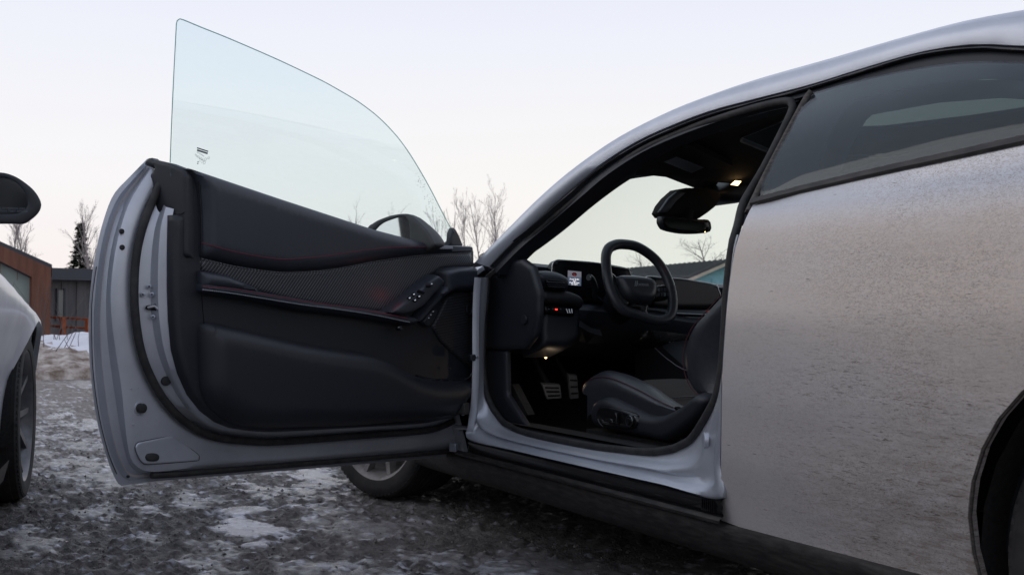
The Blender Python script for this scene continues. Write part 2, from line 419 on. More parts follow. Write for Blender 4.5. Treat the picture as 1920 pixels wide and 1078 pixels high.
def lathe(name, prof, c, ax, mt, parent=None, seg=48, smooth=35):
    """prof: (radius, along axis)"""
    ax = Vector(ax).normalized(); a = ax.orthogonal().normalized(); b = ax.cross(a); c = Vector(c); V = []; Fc = []; n = len(prof)
    for k in range(seg):
        an = 2 * math.pi * k / seg; d = a * math.cos(an) + b * math.sin(an)
        for r, h in prof: V.append(c + d * r + ax * h)
    for k in range(seg):
        k2 = (k + 1) % seg
        for j in range(n - 1): Fc.append((k * n + j, k * n + j + 1, k2 * n + j + 1, k2 * n + j))
    return mk(name, V, Fc, mt, parent, smooth)
def text(name, s, o, a, b, size, mt, parent, extrude=.0004, align='CENTER'):
    cu = bpy.data.curves.new(name, 'FONT'); cu.body = s; cu.size = size; cu.extrude = extrude; cu.align_x = align; cu.align_y = 'CENTER'
    t = bpy.data.objects.new('tmp', cu); COL.objects.link(t)
    dg = bpy.context.evaluated_depsgraph_get(); me = bpy.data.meshes.new_from_object(t.evaluated_get(dg)); bpy.data.objects.remove(t)
    a = Vector(a).normalized(); b = Vector(b).normalized(); n = a.cross(b)
    V = [Vector(o) + a * v.co.x + b * v.co.y + n * v.co.z for v in me.vertices]; Fc = [tuple(p.vertices) for p in me.polygons]
    return mk(name, V, Fc, mt, parent, 0)
def disc(name, c, n, r, h, mt, parent, seg=20, bev=.3):
    return lathe(name, [(0, h), (r * (1 - bev), h), (r * .96, h * .8), (r, h * .4), (r, -h * .5)], c, n, mt, parent, seg)

# ================================================================ the open silver car
def S(x, z):
    y = float(np.interp(z, [.14, .20, .30, .33, .45, .6, .78, .80, .95, 1.0, 1.045, 1.06, 1.12], [-.13, -.075, -.07, -.062, -.030, -.008, 0, -.002, -.035, -.055, -.085, -.10, -.115]))
    t = min(max((-1.75 - x) / .7, 0), 1); t = t * t * (3 - 2 * t)
    return y + .05 * t * math.exp(-((z - .85) / .25) ** 2) + (0 if x < .1 else -.10 * max(0, (x - 1.0) / .9) ** 2)
def hs(a, b, off=0):
    y = 0
    for _ in range(8):
        p = ony(a, b, y); y = S(p.x, p.z) + off
    return p
YC = -.97
def mir(v): return Vector((v[0], 2 * YC - v[1], v[2]))
car = empty('parked_coupe', (-.7, YC, 0), 'dusty silver two-door car, its driver door swung wide open', 'car')

# ---- rear side panel behind the door, with the wheel arch
WR = Vector((-2.33, -.16, .36)); WF = Vector((.98, -.16, .36)); AR = .40
edge = [hs(*p) for p in cat_rom([(p[0], p[1], 0) for p in [(1352, 975), (1352, 900), (1353, 800), (1355, 700), (1360, 620), (1367, 540), (1378, 470), (1388, 438), (1396, 418), (1403, 402), (1412, 384)]], 22) for p in [(p[0], p[1])]]
belt = [hs(*p) for p in [(1500, 362), (1600, 339), (1700, 317), (1800, 296), (1920, 270)]]
belt2 = [Vector((-2.3, 0, 1.11)), Vector((-2.8, 0, 1.09)), Vector((-3.3, 0, 1.02)), Vector((-3.48, 0, .95)), Vector((-3.52, 0, .7)), Vector((-3.45, 0, .40)), Vector((-3.2, 0, .30)), Vector((-2.78, 0, .26))]
arch = [Vector((WR.x + AR * math.cos(a), 0, .36 + AR * math.sin(a))) for a in [R(200 - 10 * k) for k in range(0, 23)]]
arch = [a for a in arch if a.z > .25]
ol = [(p.x, p.z) for p in edge + belt + belt2 + arch] + [(-1.90, .252), (-1.75, .262), (-1.5, .278)]
qp = sheet('quarter_panel', ol, lambda a, b, d: Vector((a, S(a, b), b)), 'dirty_paint', car, sp=.03, solid=.025, off=1, smooth=40)
qm = sheet('quarter_panel', ol, lambda a, b, d: mir((a, S(a, b), b)), 'dirty_paint', car, sp=.06, solid=.02, off=-1)
# crease lines under the window
lip = tube('arch_lip', [Vector((a.x, S(a.x, a.z) - .006, a.z)) for a in arch], .0045, 'road_film', car, 6)
tube('panel_edge', [p + Vector((.004, -.012, 0)) for p in edge], .007, 'paint', car, 6)
# belt moulding
bl = [hs(p[0], p[1]) for p in [(1409, 386), (1500, 363), (1600, 340), (1700, 318), (1800, 297), (1920, 271)]] + [Vector((-2.3, S(-2.3, 1.11), 1.112)), Vector((-2.7, S(-2.7, 1.1), 1.12))]
loft('belt_moulding', [[v + Vector((0, y, z)) for v in bl] for y, z in ((.003, .0), (.006, .006), (.0, .018), (-.02, .022))], 'dirty_black', car, solid=.003)

# ---- quarter window
bq = Vector((0, -.55, .835)).normalized()
Q = Fr((-1.33, -.108, 1.062), (-1, 0, 0), bq, Vector((-1, 0, 0)).cross(bq) * -1)
if Q.n.y < 0: Q.n = -Q.n
def qh_(b): return .022 * math.sin(min(max(b / .34, 0), 1) * math.pi) - .004
def qcurve(a, b, d): return Q.P(a, b, qh_(b))
class QQ:
    @staticmethod
    def at(x, y, h=0):
        a, b = Q.at(x, y, h)
        for _ in range(6): a, b = Q.at(x, y, h + qh_(b))
        return a, b
qo = [QQ.at(*p) for p in [(1411, 380), (1440, 322), (1480, 246), (1519, 176), (1575, 160), (1631, 146), (1690, 133), (1748, 123), (1800, 117), (1846, 115), (1920, 117)]]
qo += [(.72, .255), (.86, .215), (1.02, .15), (1.15, .09), (1.18, .062), (.9, .064)] + [QQ.at(*p) for p in [(1920, 262), (1800, 288), (1700, 309), (1600, 331), (1500, 354)]]
qh = [QQ.at(*p) for p in [(1530, 313), (1537, 290), (1588, 192), (1600, 181), (1729, 155), (1846, 144), (1920, 148)]] + [(.72, .21), (.84, .17), (.93, .12), (.88, .10)] + [QQ.at(*p) for p in [(1920, 233), (1768, 263), (1573, 318), (1540, 322)]]
qg = sheet('quarter_window', qo, qcurve, 'tinted_glass', car, sp=.04, solid=.004)
sheet('frit_border', qo, lambda a, b, d: qcurve(a, b, d) - Q.n * .008, 'frit', qg, holes=[qh], sp=.04)
sheet('inner_trim', qo, lambda a, b, d: qcurve(a, b, d) - Q.n * .06, 'plastic', car, holes=[[(a * .96 + .04 * .6, b * .9 + .016) for a, b in qh]], sp=.05)
sheet('quarter_window', qo, lambda a, b, d: mir(qcurve(a, b, d)), 'tinted_glass', car, sp=.05, solid=.004)
sheet('inner_trim', qo, lambda a, b, d: mir(qcurve(a, b, d) - Q.n * .05), 'plastic', car, holes=[[(a * .9 + .1 * .7, b * .8 + .03) for a, b in qh]], sp=.05)
gk = [Q.P(*Q.at(p[0], p[1], .002), .002) for p in [(1404, 396), (1411, 380), (1440, 320), (1480, 243), (1513, 182), (1521, 172)]]
tube('window_gasket', cat_rom(gk, 30), .0075, 'road_film', car, 8)
tube('window_seal', [p + Vector((.016, -.012, -.004)) for p in cat_rom(gk, 30)], .009, 'rubber', car, 8)

# ---- roof and its rails
def yi(x, xs, ys): return float(np.interp(x, xs, ys))
sil = [(893, 497), (940, 451), (1000, 388), (1060, 334), (1120, 290), (1180, 252), (1268, 209), (1328, 185), (1436, 148), (1573, 109), (1748, 60), (1920, 22)]
rlo = [(915, 500), (958, 455), (1013, 404), (1070, 353), (1123, 310), (1185, 270), (1245, 241), (1328, 209), (1417, 185), (1518, 159), (1631, 124), (1729, 97), (1826, 83), (1920, 86)]
ysil = lambda x: yi(x, [893, 1000, 1200, 1500, 1920], [-.10, -.23, -.36, -.41, -.41])
yrlo = lambda x: yi(x, [905, 1000, 1190, 1500, 1920], [-.095, -.20, -.28, -.315, -.325])
Csil = [ony(p[0], p[1], ysil(p[0])) for p in sil]; Crlo = [ony(p[0], p[1], yrlo(p[0])) for p in rlo]
tail_s = [Vector((-2.3, -.42, 1.38)), Vector((-2.8, -.42, 1.24)), Vector((-3.35, -.36, 1.06))]
tail_r = [Vector((-2.2, -.30, 1.26)), Vector((-2.6, -.25, 1.16)), Vector((-3.0, -.2, 1.09))]
A_ = cat_rom(Csil + tail_s, 60); B_ = cat_rom(Crlo + tail_r, 60)
mid = [a.lerp(b, .5) + Vector((0, .028, .012)) for a, b in zip(A_, B_)]
q1 = [a.lerp(b, .2) + Vector((0, .016, .009)) for a, b in zip(A_, B_)]
q3 = [a.lerp(b, .8) + Vector((0, .02, .006)) for a, b in zip(A_, B_)]
lip_ = [b + Vector((0, -.015, -.004)) for b in B_]
rail_rows = [A_, q1, mid, q3, B_, lip_]
loft('roof_rail', rail_rows, 'paint', car, smooth=60)
loft('roof_rail', [[mir(v) for v in r] for r in rail_rows], 'paint', car, smooth=60)
i0 = next(i for i, p in enumerate(A_) if p.x < -.42)
rr = []
for k in range(29):
    t = k / 28
    rr.append([a.lerp(mir(a), t) + Vector((0, 0, .05 * 4 * t * (1 - t))) for a in A_[i0:]])
nR = len(rr[0]); VR = [v for r in rr for v in r]; fp, fg = [], []
for i in range(28):
    for j in range(nR - 1):
        q_ = (i * nR + j, i * nR + j + 1, (i + 1) * nR + j + 1, (i + 1) * nR + j); c_ = VR[q_[0]].lerp(VR[q_[2]], .5)
        (fg if (-1.90 < c_.x < -.58 and -1.50 < c_.y < -.46) else fp).append(q_)
def compact(V, Fc, dz=0):
    ids = sorted({i for f in Fc for i in f}); mp = {i: k for k, i in enumerate(ids)}
    return [V[i] + Vector((0, 0, dz)) for i in ids], [tuple(mp[i] for i in f) for f in Fc]
mk('roof_panel', *compact(VR, fp), 'paint', car, 60)
mk('roof_glass', *compact(VR, fg, -.003), 'roof_glass', car, 60)
# windshield between the pillars and its bottom edge
top = A_[i0]
wsr = []
for k in range(13):
    t = k / 12; s = 4 * t * (1 - t)
    tp = top.lerp(mir(top), t) + Vector((.06 * s, 0, .05 * s)); bo = Vector((.10, -.14, .968)).lerp(mir((.10, -.14, .968)), t) + Vector((.30 * s, 0, -.01 * s))
    wsr.append([bo.lerp(tp, q / 8) + Vector((0, 0, .03 * math.sin(math.pi * q / 8))) for q in range(9)])
loft('windshield', wsr, 'windshield_glass', car, solid=.004)
# black gaskets under the rail and over the quarter window
g1 = [ony(p[0], p[1], yrlo(p[0]) - .002) for p in [(922, 500), (965, 456), (1018, 410), (1075, 360), (1127, 317), (1190, 277), (1250, 248), (1330, 217), (1420, 192), (1518, 166), (1631, 131), (1729, 104), (1826, 92), (1920, 95)]]
g2 = [ony(p[0], p[1], yrlo(p[0]) + .004) for p in [(930, 512), (975, 466), (1028, 422), (1085, 373), (1137, 329), (1200, 288), (1260, 260), (1340, 230), (1430, 203), (1518, 178), (1631, 146), (1748, 123), (1846, 116), (1920, 118)]]
G1 = cat_rom(g1 + [Vector((-2.2, -.32, 1.24))], 60); G2 = cat_rom(g2 + [Vector((-2.2, -.32, 1.21))], 60)
GB = [b + Vector((0, -.008, .0)) for b in cat_rom(Crlo + [Vector((-2.2, -.30, 1.25))], 60)]
loft('drip_rail', [GB, [v + Vector((0, .004, 0)) for v in G1], [v.lerp(w_, .15) + Vector((0, -.006, 0)) for v, w_ in zip(G1, G2)], G2, [v + Vector((0, -.06, -.01)) for v in G2]], 'plastic', car, smooth=35)
tube('roof_gasket', [v + Vector((0, .004, 0)) for v in G1], .004, 'gloss_black', car, 6)

# ---- door opening: hinge pillar, sill and shut face as one pressed ring
O1 = [(893, 520), (890, 560), (889, 620), (889, 700), (886, 760), (880, 800), (880, 825)]
O2 = [(960, 844), (1050, 865), (1150, 888), (1250, 911), (1350, 934)]
Of = [ony(p[0], p[1], -.04) for p in O1 + O2]
Ob = [hs(p[0], p[1], -.012) + Vector((.003, 0, 0)) for p in [(1352, 870), (1353, 800), (1355, 700), (1360, 620), (1367, 540), (1378, 470), (1386, 440)]]
Oc = even(cat_rom(Of[:7], 30) + cat_rom(Of[6:], 40)[1:] + cat_rom([Of[-1]] + Ob, 40)[1:], 120)
I1 = [(917, 520), (914, 560), (910, 600), (908, 650), (909, 700), (915, 740), (930, 772), (951, 795), (997, 814), (1095, 834), (1173, 843), (1231, 847), (1290, 830), (1325, 783), (1348, 736), (1358, 674), (1365, 557), (1374, 470), (1381, 440)]
Ic = [ony(p[0], p[1], -.13) for p in I1]
# pair the two curves by matching key points
def keyed(pts, keys, counts):
    res = []
    for (i, j), n in zip(zip(keys, keys[1:]), counts):
        res += even(cat_rom(pts, 1 + 40 * (len(pts) - 1))[i * 40:j * 40 + 1], n)[:-1]
    return res + [Vector(pts[-1])]
def keyc(curve, ks, counts):
    D = cat_rom(curve, 600); acc = []
    idx = [min(range(600), key=lambda i: (D[i] - Vector(curve[k])).length) for k in ks]
    for (i, j), n in zip(zip(idx, idx[1:]), counts): acc += even(D[i:j + 1], n + 1)[:-1]
    return acc + [D[-1]]
Oall = Of + Ob
ko = [0, 4, 6, 7, 9, 10, 11, 12, 14, 16, 18]; ki = [0, 4, 6, 8, 9, 10, 12, 13, 14, 16, 18]; cn = [14, 8, 8, 10, 6, 10, 8, 8, 12, 10]
OC = keyc(Oall, ko, cn); IC = keyc(Ic, ki, cn)
prof = [(0, 0), (.06, .010), (.16, .014), (.24, -.006), (.40, -.004), (.52, .016), (.60, .020), (.68, .0), (.85, -.004), (1.0, 0)]
rows = []
for t, dy in prof:
    rows.append([Vector((o.lerp(i, t).x, o.lerp(i, t).y + dy * min(max((.62 - o.z) / .2, 0) + max((o.x + .4) / .2, 0), 1), o.lerp(i, t).z)) for o, i in zip(OC, IC)])
rows.insert(0, [o + Vector((.002, -.02, -.004)) for o in OC])
loft('door_opening_frame', rows, 'paint', car, smooth=60)
I3 = [Vector((v.x, -.125, v.z)) for v in IC]
up = [ony(p[0], p[1], y) for p, y in [((1384, 420), -.15), ((1391, 388), -.17), ((1401, 368), -.19), ((1430, 320), -.22), ((1461, 260), -.26), ((1484, 212), -.29), ((1486, 196), -.30), ((1474, 190), -.30), ((1417, 202), -.30), ((1350, 222), -.30), ((1298, 240), -.30), ((1209, 279), -.29), ((1138, 326), -.27), ((1080, 374), -.24), ((1020, 424), -.21), ((975, 466), -.18), ((940, 498), -.15), ((922, 515), -.135)]]
seal = even([v for v in I3[::3]] + cat_rom([I3[-1]] + up, 90)[1:], 200, True)
tube('door_seal', seal, .011, 'rubber', car, 8, closed=True)
tube('door_seal', [v + Vector((0, -.022, 0)) for v in even(cat_rom(up, 90), 90)], .013, 'plastic', car, 8)
jn = Vector((.5, .86, 0)).normalized(); jp = hit(1333, 825, Vector((-1.265, -.035, 0)), jn); disc('jamb_plug', jp + jn * .012, jn, .020, .008, 'paint', car, 28)
# hinge pillar fittings
box('hinge', ony(881, 776, -.02), (-.02, .03, 0), (.03, .02, 0), (0, 0, .04), 'rubber', car, .004)
box('door_striker', ony(886, 676, -.03), (-.025, 0, 0), (0, .02, 0), (0, 0, .022), 'plastic', car, .003)
disc('bolt', ony(894, 670, -.0), (0, 1, 0), .007, .006, 'steel', car, 10)

# ---- sill: gloss strip in a recess, dirty ledge, plastic side skirt
def strip(name, prof, x0, x1, mt, n=40, **k):
    return loft(name, [[Vector((x0 + (x1 - x0) * i / n, y, z)) for i in range(n + 1)] for z, y in prof], mt, car, **k)
strip('sill_strip', [(.356, -.055), (.352, -.044), (.347, -.042), (.335, -.047), (.322, -.046), (.314, -.05), (.310, -.044)], .05, -1.262, 'gloss_black', smooth=30)
strip('sill_ledge', [(.311, -.045), (.307, -.038), (.303, -.035), (.296, -.037), (.292, -.046)], .14, -1.262, 'dirty_black', smooth=30)
for k in range(7): box('rib', (-1.19 - k * .0075, -.046, .318), (-.0025, 0, 0), (0, .005, 0), (0, 0, .028), 'gloss_black', car)
strip('side_skirt', [(.29, -.09), (.293, -.062), (.290, -.052), (.280, -.048), (.262, -.052), (.24, -.062), (.222, -.07), (.208, -.085), (.185, -.13), (.165, -.22), (.16, -.4)], .58, -1.93, 'dirty_black', smooth=50)
loft('underbody', [[Vector((x, y, .17)) for x in (1.8, .5, -.5, -1.9, -3.2)] for y in (-.2, -.6, -1.3, -1.75)], 'carpet', car)
strip('side_skirt', [(z, 2 * YC - y) for z, y in [(.29, -.06), (.262, -.05), (.222, -.07), (.185, -.13), (.16, -.3)]], .58, -1.93, 'dirty_black')

# ---- front wing, bonnet, far side (seen when you step aside)
fo = [(.13, .30), (.13, .50), (.13, .8), (.10, .93), (.12, .966), (.3, .955), (.7, .93), (1.2, .89), (1.6, .83), (1.85, .74), (1.9, .5), (1.88, .30), (1.43, .27)] + [(WF.x + AR * math.cos(a), .36 + AR * math.sin(a)) for a in [R(10 * k) for k in range(-1, 20)]] + [(.56, .28)]
def Sf(a, b):
    top = float(np.interp(a, [0, .3, .7, 1.2, 1.9], [.975, .957, .932, .895, .76])); t = max(0, 1 - (top - b) / .12)
    return S(a, b) - .10 * t * t - .05 * max(0, a - 1.2)
sheet('front_wing', fo, lambda a, b, d: Vector((a, Sf(a, b), b)), 'paint', car, sp=.05, solid=.015, off=1)
sheet('front_wing', fo, lambda a, b, d: mir((a, Sf(a, b), b)), 'paint', car, sp=.07, solid=.015, off=-1)
hood = []
for k in range(13):
    t = k / 12; s = 4 * t * (1 - t)
    row = []
    for a, b in [(.12, .966), (.3, .955), (.7, .93), (1.2, .89), (1.6, .83), (1.85, .74), (1.93, .6), (1.93, .3)]:
        v = Vector((a, Sf(a, b), b)); row.append(v.lerp(mir(v), t) + Vector((.12 * s * (a / 1.9), 0, (.02 * s if a > 1.1 else -.078 * s ** .35) * (b > .65))))
    hood.append(row)
loft('bonnet', hood, 'paint', car)
far_door = [(.02, .33), (.02, .93), (-.4, .99), (-1.0, 1.03), (-1.31, 1.055), (-1.31, .30)]
sheet('far_door', far_door, lambda a, b, d: mir((a, S(a, b), b)), 'paint', car, sp=.08, solid=.03, off=-1)
rs = [[Vector((-3.35, y, 1.06)) for y in (-.36, -.97, -1.58)], [Vector((-3.5, y, .98)) for y in (-.15, -.97, -1.79)], [Vector((-3.55, y, .7)) for y in (-.1, -.97, -1.84)], [Vector((-3.48, y, .3)) for y in (-.15, -.97, -1.79)]]
loft('tail_panel', rs, 'dirty_paint', car)
loft('boot_side', [[Vector(v) for v in ((-2.5, S(-2.5, 1.1), 1.105), (-3.0, S(-3, 1.06), 1.06), (-3.48, S(-3.4, .95), .96))], [Vector(v) for v in ((-2.5, -.3, 1.18), (-3.0, -.3, 1.12), (-3.4, -.36, 1.04))]], 'paint', car)

# ---- wheels
def wheel(c, out, mt_rim, parent, spoke_n=5, turn=0, rw=.26, R0=.36):
    c = Vector(c); out = Matrix.Rotation(turn, 3, 'Z') @ Vector(out)
    a = Vector((0, 0, 1)); b = out.cross(a)
    w_ = empty('wheel', c - origin(parent)); w_.parent = parent
    h = rw / 2
    pr = [(R0 * .75, h * .86), (R0 * .78, h * .98), (R0 * .85, h * 1.03), (R0 * .92, h * 1.0), (R0 * .965, h * .90)]
    for k in range(-4, 5):
        y = -k * h * .2
        pr += [(R0 * (1 - .006 * abs(k) ** 1.3), y + h * .075), (R0 * (1 - .006 * abs(k) ** 1.3), y - h * .075), (R0 * .975, y - h * .085), (R0 * .975, y - h * .115)]
    pr += [(R0 * .96, -h * .92), (R0 * .88, -h), (R0 * .8, -h * .98), (R0 * .75, -h * .86)]
    t_ = lathe('tyre', pr, c, out, 'tyre', w_, 72, 30)
    nb = 84; parts = []
    for k in range(nb):
        an = 2 * math.pi * k / nb; d = a * math.cos(an) + b * math.sin(an); tg = out.cross(d)
        parts.append(box_vf(c + d * (R0 * .90) + out * (h * .88), tg * .013, d * (R0 * .045), out * (h * .10)))
    mk('tread_block', *join(parts), 'tyre', w_, 0)['kind'] = 'stuff'
    lathe('rim', [(R0 * .745, -h * .8), (R0 * .75, h * .88), (R0 * .78, h * .92), (R0 * .765, h * .96), (R0 * .73, h * .88), (R0 * .69, h * .6), (R0 * .67, -h * .6), (R0 * .1, -h * .6)], c, out, mt_rim, w_, 60)
    for k in range(spoke_n):
        for s in (-1, 1):
            an = 2 * math.pi * (k + .5) / spoke_n; an2 = an + s * .32
            p0 = c + (a * math.cos(an + s * .10) + b * math.sin(an + s * .10)) * R0 * .14 + out * h * .62
            p1 = c + (a * math.cos(an2) + b * math.sin(an2)) * R0 * .73 + out * h * .84
            dd = (p1 - p0); tg = out.cross(dd).normalized() * .013
            V = [p0 - tg * 1.3, p0 + tg * 1.3, p1 + tg * .9, p1 - tg * .9]; V += [v - out * .035 for v in V]
            mk('spoke', V, [(0, 3, 2, 1), (4, 5, 6, 7), (0, 1, 5, 4), (1, 2, 6, 5), (2, 3, 7, 6), (3, 0, 4, 7)], mt_rim, w_, 20)
    lathe('hub_cap', [(0, h * .72), (.028, h * .71), (.034, h * .62), (R0 * .2, h * .56), (R0 * .21, -h * .5)], c, out, mt_rim, w_, 30)
    lathe('brake_disc', [(.03, -h * .25), (R0 * .52, -h * .25), (R0 * .52, -h * .4), (.03, -h * .4)], c, out, 'steel', w_, 40)
    return w_
wheel((WF.x + .03, -.19, .36), (0, 1, 0), 'alloy_dirty', car, turn=R(16))
wheel((WR.x, -.20, .36), (0, 1, 0), 'alloy_dirty', car)
wheel((WF.x, 2 * YC + .15, .36), (0, -1, 0), 'alloy_dirty', car, turn=R(16))
wheel((WR.x, 2 * YC + .15, .36), (0, -1, 0), 'alloy_dirty', car)
for Wc, nm in ((WR, 'rear'), (WF, 'front')):
    rw_ = [[Vector((Wc.x + .405 * math.cos(a), y, .36 + .405 * math.sin(a))) for a in [R(12 * k - 12) for k in range(18)]] for y in (-.085, -.15, -.32)]
    rw_.append([Vector((Wc.x + .02 * math.cos(R(12 * k - 12)), -.33, .40)) for k in range(18)])
    loft('wheel_liner', rw_, 'carpet', car, smooth=60)
    loft('wheel_liner', [[mir(v) for v in r] for r in rw_], 'carpet', car, smooth=60)

# ================================================================ cabin
# floor, side walls and front bulkhead in black carpet
loft('cabin_floor', [[Vector(v) for v in ((x, -.14, .42), (x, -.26, .41), (x, -.29, z), (x, -.75, z), (x, -.80, .52), (x, -.97, .55), (x, -1.14, .52), (x, -1.2, z), (x, -1.7, z), (x, -1.8, .5))] for x, z in ((.62, .5), (.40, .36), (.2, .30), (-1.25, .28), (-1.9, .45))], 'carpet', car)
loft('bulkhead', [[Vector((.55, y, z)) for y in (-.15, -.6, -.97, -1.3, -1.8)] for z in (.3, .6, .93)], 'carpet', car)
loft('far_door_trim', [[Vector((x, y, z)) for x in (.5, 0, -.6, -1.3, -2.0)] for y, z in ((-1.80, .35), (-1.74, .6), (-1.72, .8), (-1.78, .93))], 'plastic', car)
loft('rear_side_trim', [[Vector((x, y, z)) for x in (-1.25, -1.6, -2.2)] for y, z in ((-.16, .35), (-.18, .8), (-.17, 1.03))], 'plastic', car)
loft('rear_shelf', [[Vector((x, y, z)) for y in (-.2, -.97, -1.75)] for x, z in ((-1.9, .45), (-2.1, .95), (-2.8, 1.0))], 'carpet', car)
# sill plate
loft('sill_plate', [[Vector((x, y, z)) for x in np.linspace(.03, -1.0, 16)] for y, z in ((-.128, .392), (-.14, .408), (-.20, .412), (-.25, .405), (-.27, .36))], 'pillar_trim', car)
# hinge pillar trim
KP = Fr((0, -.165, 0), (1, 0, 0), (0, 0, 1), (0, 1, 0))
pillow('cowl_side_trim', [(918, 522), (930, 500), (950, 490), (980, 486), (1000, 500), (1012, 545), (1012, 590), (1004, 630), (985, 655), (940, 656), (912, 655), (911, 600)], KP, -.01, .012, .02, 'plastic', car, .02, back=.012)
pillow('kick_panel', [(912, 657), (950, 658), (952, 740), (990, 800), (960, 800), (925, 765), (912, 720)], KP, -.01, .01, .02, 'plastic', car, .02, back=.012)
disc('trim_cap', ony(983, 599, -.158), (0, 1, 0), .016, .004, 'plastic', car, 20)
pp = [ony(p[0], p[1], -.22) for p in [(953, 722), (960, 720), (990, 778), (982, 780)]]
mk('foot_rest', [*pp, *[v + Vector((.01, -.035, .0)) for v in pp]], [(0, 1, 2, 3), (4, 7, 6, 5), (0, 4, 5, 1), (1, 5, 6, 2), (2, 6, 7, 3), (3, 7, 4, 0)], 'carpet', car, 30)
# inside of the near windscreen pillar: from the seal to the glass
pa = [ony(p[0], p[1], y) for p, y in [((925, 515), -.15), ((945, 500), -.16), ((980, 468), -.19), ((1025, 427), -.22), ((1085, 377), -.25), ((1143, 329), -.28), ((1214, 281), -.30)]]
pb = [ony(p[0], p[1], y) for p, y in [((985, 495), -.23), ((992, 481), -.24), ((1022, 459), -.26), ((1060, 430), -.28), ((1110, 388), -.31), ((1155, 354), -.34), ((1190, 331), -.37)]]
a_, b_ = cat_rom(pa, 24), cat_rom(pb, 24)
pc = [v + Vector((.03, .10, .02)) for v in b_]
loft('pillar_trim', [a_, [x.lerp(y, .33) + Vector((-.012, .012, 0)) for x, y in zip(a_, b_)], [x.lerp(y, .7) + Vector((-.01, .008, 0)) for x, y in zip(a_, b_)], b_, pc], 'pillar_trim', car)
loft('far_pillar', [[mir(v) for v in a_], [mir(v) for v in b_]], 'pillar_trim', car, solid=.02)
# headliner with the glass roof opening
hl = []
hx = [(-.40, 1.262), (-.46, 1.285), (-.55, 1.315), (-.70, 1.345), (-.9, 1.362), (-1.2, 1.368), (-1.6, 1.36), (-2.1, 1.30)]
for x, z in hx:
    hl.append([Vector((x + (.07 * 4 * t * (1 - t) if x > -.6 else 0), (-.30 if x < -.45 else -.36) + t * 2 * (YC + .30 if x < -.45 else YC + .36), z - .035 * (1 - min(1, 8 * t * (1 - t))) )) for t in [k / 14 for k in range(15)]])
hxx = [h[0] for h in hx][::-1]; hzz = [h[1] for h in hx][::-1]
def hlz(x, y):
    t = min(max((-.30 - y) / (-.30 - (2 * YC + .30)), 0), 1)
    return float(np.interp(x, hxx, hzz)) - .035 * (1 - min(1, 8 * t * (1 - t)))
ho_ = [(v.x, v.y) for v in hl[0]] + [(-.46, mir((0, -.30, 0)).y), (-2.1, mir((0, -.30, 0)).y), (-2.1, -.30), (-.46, -.30)]
gh = [(-1.05, -.50), (-.905, -.585), (-.72, -.605), (-.685, -.636), (-.615, -.83), (-.60, -.97), (-.615, -1.11), (-.685, -1.304), (-.9, -1.47), (-1.85, -1.47), (-1.85, -.50)]
sheet('headliner', ho_, lambda a, b, d: Vector((a, b, hlz(a, b))), 'cloth_black', car, [gh], sp=.07)
loft('sunroof_well', [[Vector((a, b, hlz(a, b) + q_)) for a, b in gh] for q_ in (0, .11)], 'cloth_black', car, closed_rows=True)
tube('sunroof_trim', [Vector((a, b, hlz(a, b) + .004)) for a, b in gh], .008, 'plastic', car, 6, closed=True)
loft('windscreen_header', [[v for v in hl[0]], [v + Vector((.03, 0, .02)) for v in hl[0]], [v + Vector((.02, 0, .10)) for v in hl[0]]], 'cloth_black', car)
loft('roof_side_trim', [[ony(p[0], p[1], -.32) for p in [(1190, 300), (1300, 244), (1420, 206), (1476, 196)]], [Vector((x, -.335, 1.33)) for x in (-.46, -.75, -1.1, -1.35)]], 'cloth_black', car)
# sun visor with its label
vz = [onz(p[0], p[1], 1.275) for p in [(1205, 318), (1260, 283), (1372, 320), (1330, 352)]]
vz = [Vector((v.x, v.y, 1.285 - (v.x + .45) * .10)) for v in vz]
vis = mk('sun_visor', [v for v in vz] + [v + Vector((0, 0, .018)) for v in vz], [(3, 2, 1, 0), (4, 5, 6, 7), (0, 1, 5, 4), (1, 2, 6, 5), (2, 3, 7, 6), (3, 0, 4, 7)], 'cloth_black', car, 0)
lb = [onz(p[0], p[1], 1.272) for p in [(1245, 304), (1268, 295), (1319, 315), (1297, 325)]]
mk('visor_label', lb + [v + Vector((0, 0, .002)) for v in lb], [(3, 2, 1, 0), (4, 5, 6, 7), (0, 1, 5, 4), (1, 2, 6, 5), (2, 3, 7, 6), (3, 0, 4, 7)], 'label_grey', vis, 0)

# rear view mirror, camera housing, overhead console
XP = Fr((-.36, 0, 0), (0, -1, 0), (0, 0, 1), (-1, 0, 0))
pillow('sensor_housing', [(1268, 356), (1250, 372), (1239, 386), (1233, 400), (1239, 408), (1310, 411), (1325, 401), (1340, 389), (1349, 377), (1352, 362), (1330, 352), (1290, 352)], XP, -.05, .03, .03, 'cloth_black', car, .02, back=.025)
pillow('sensor_cover', [(1236, 398), (1254, 372), (1270, 359), (1287, 361), (1268, 378), (1252, 398)], XP, -.015, .004, .01, 'label_grey', car, .02, back=.01)
tube('mirror_stem', [onx(1290, 396, -.33), onx(1288, 420, -.35)], .02, 'cloth_black', car, 10)
rm = pillow('rear_view_mirror', [(1239, 411), (1248, 405), (1310, 411), (1328, 412), (1333, 424), (1328, 436), (1286, 438), (1250, 431), (1241, 422)], XP, -.01, .014, .012, 'plastic', car, .012, smooth_n=40, back=.02)
pillow('mirror_pane', [(1244, 411), (1250, 409), (1310, 415), (1328, 416), (1329, 424), (1325, 433), (1286, 434), (1252, 428), (1245, 420)], XP, .005, .002, .004, 'screen', rm, .015, smooth_n=30, back=.004)
disc('indicator', onx(1322, 435, -.385), (-1, 0, 0), .0015, .002, 'lamp_warm', rm, 8)
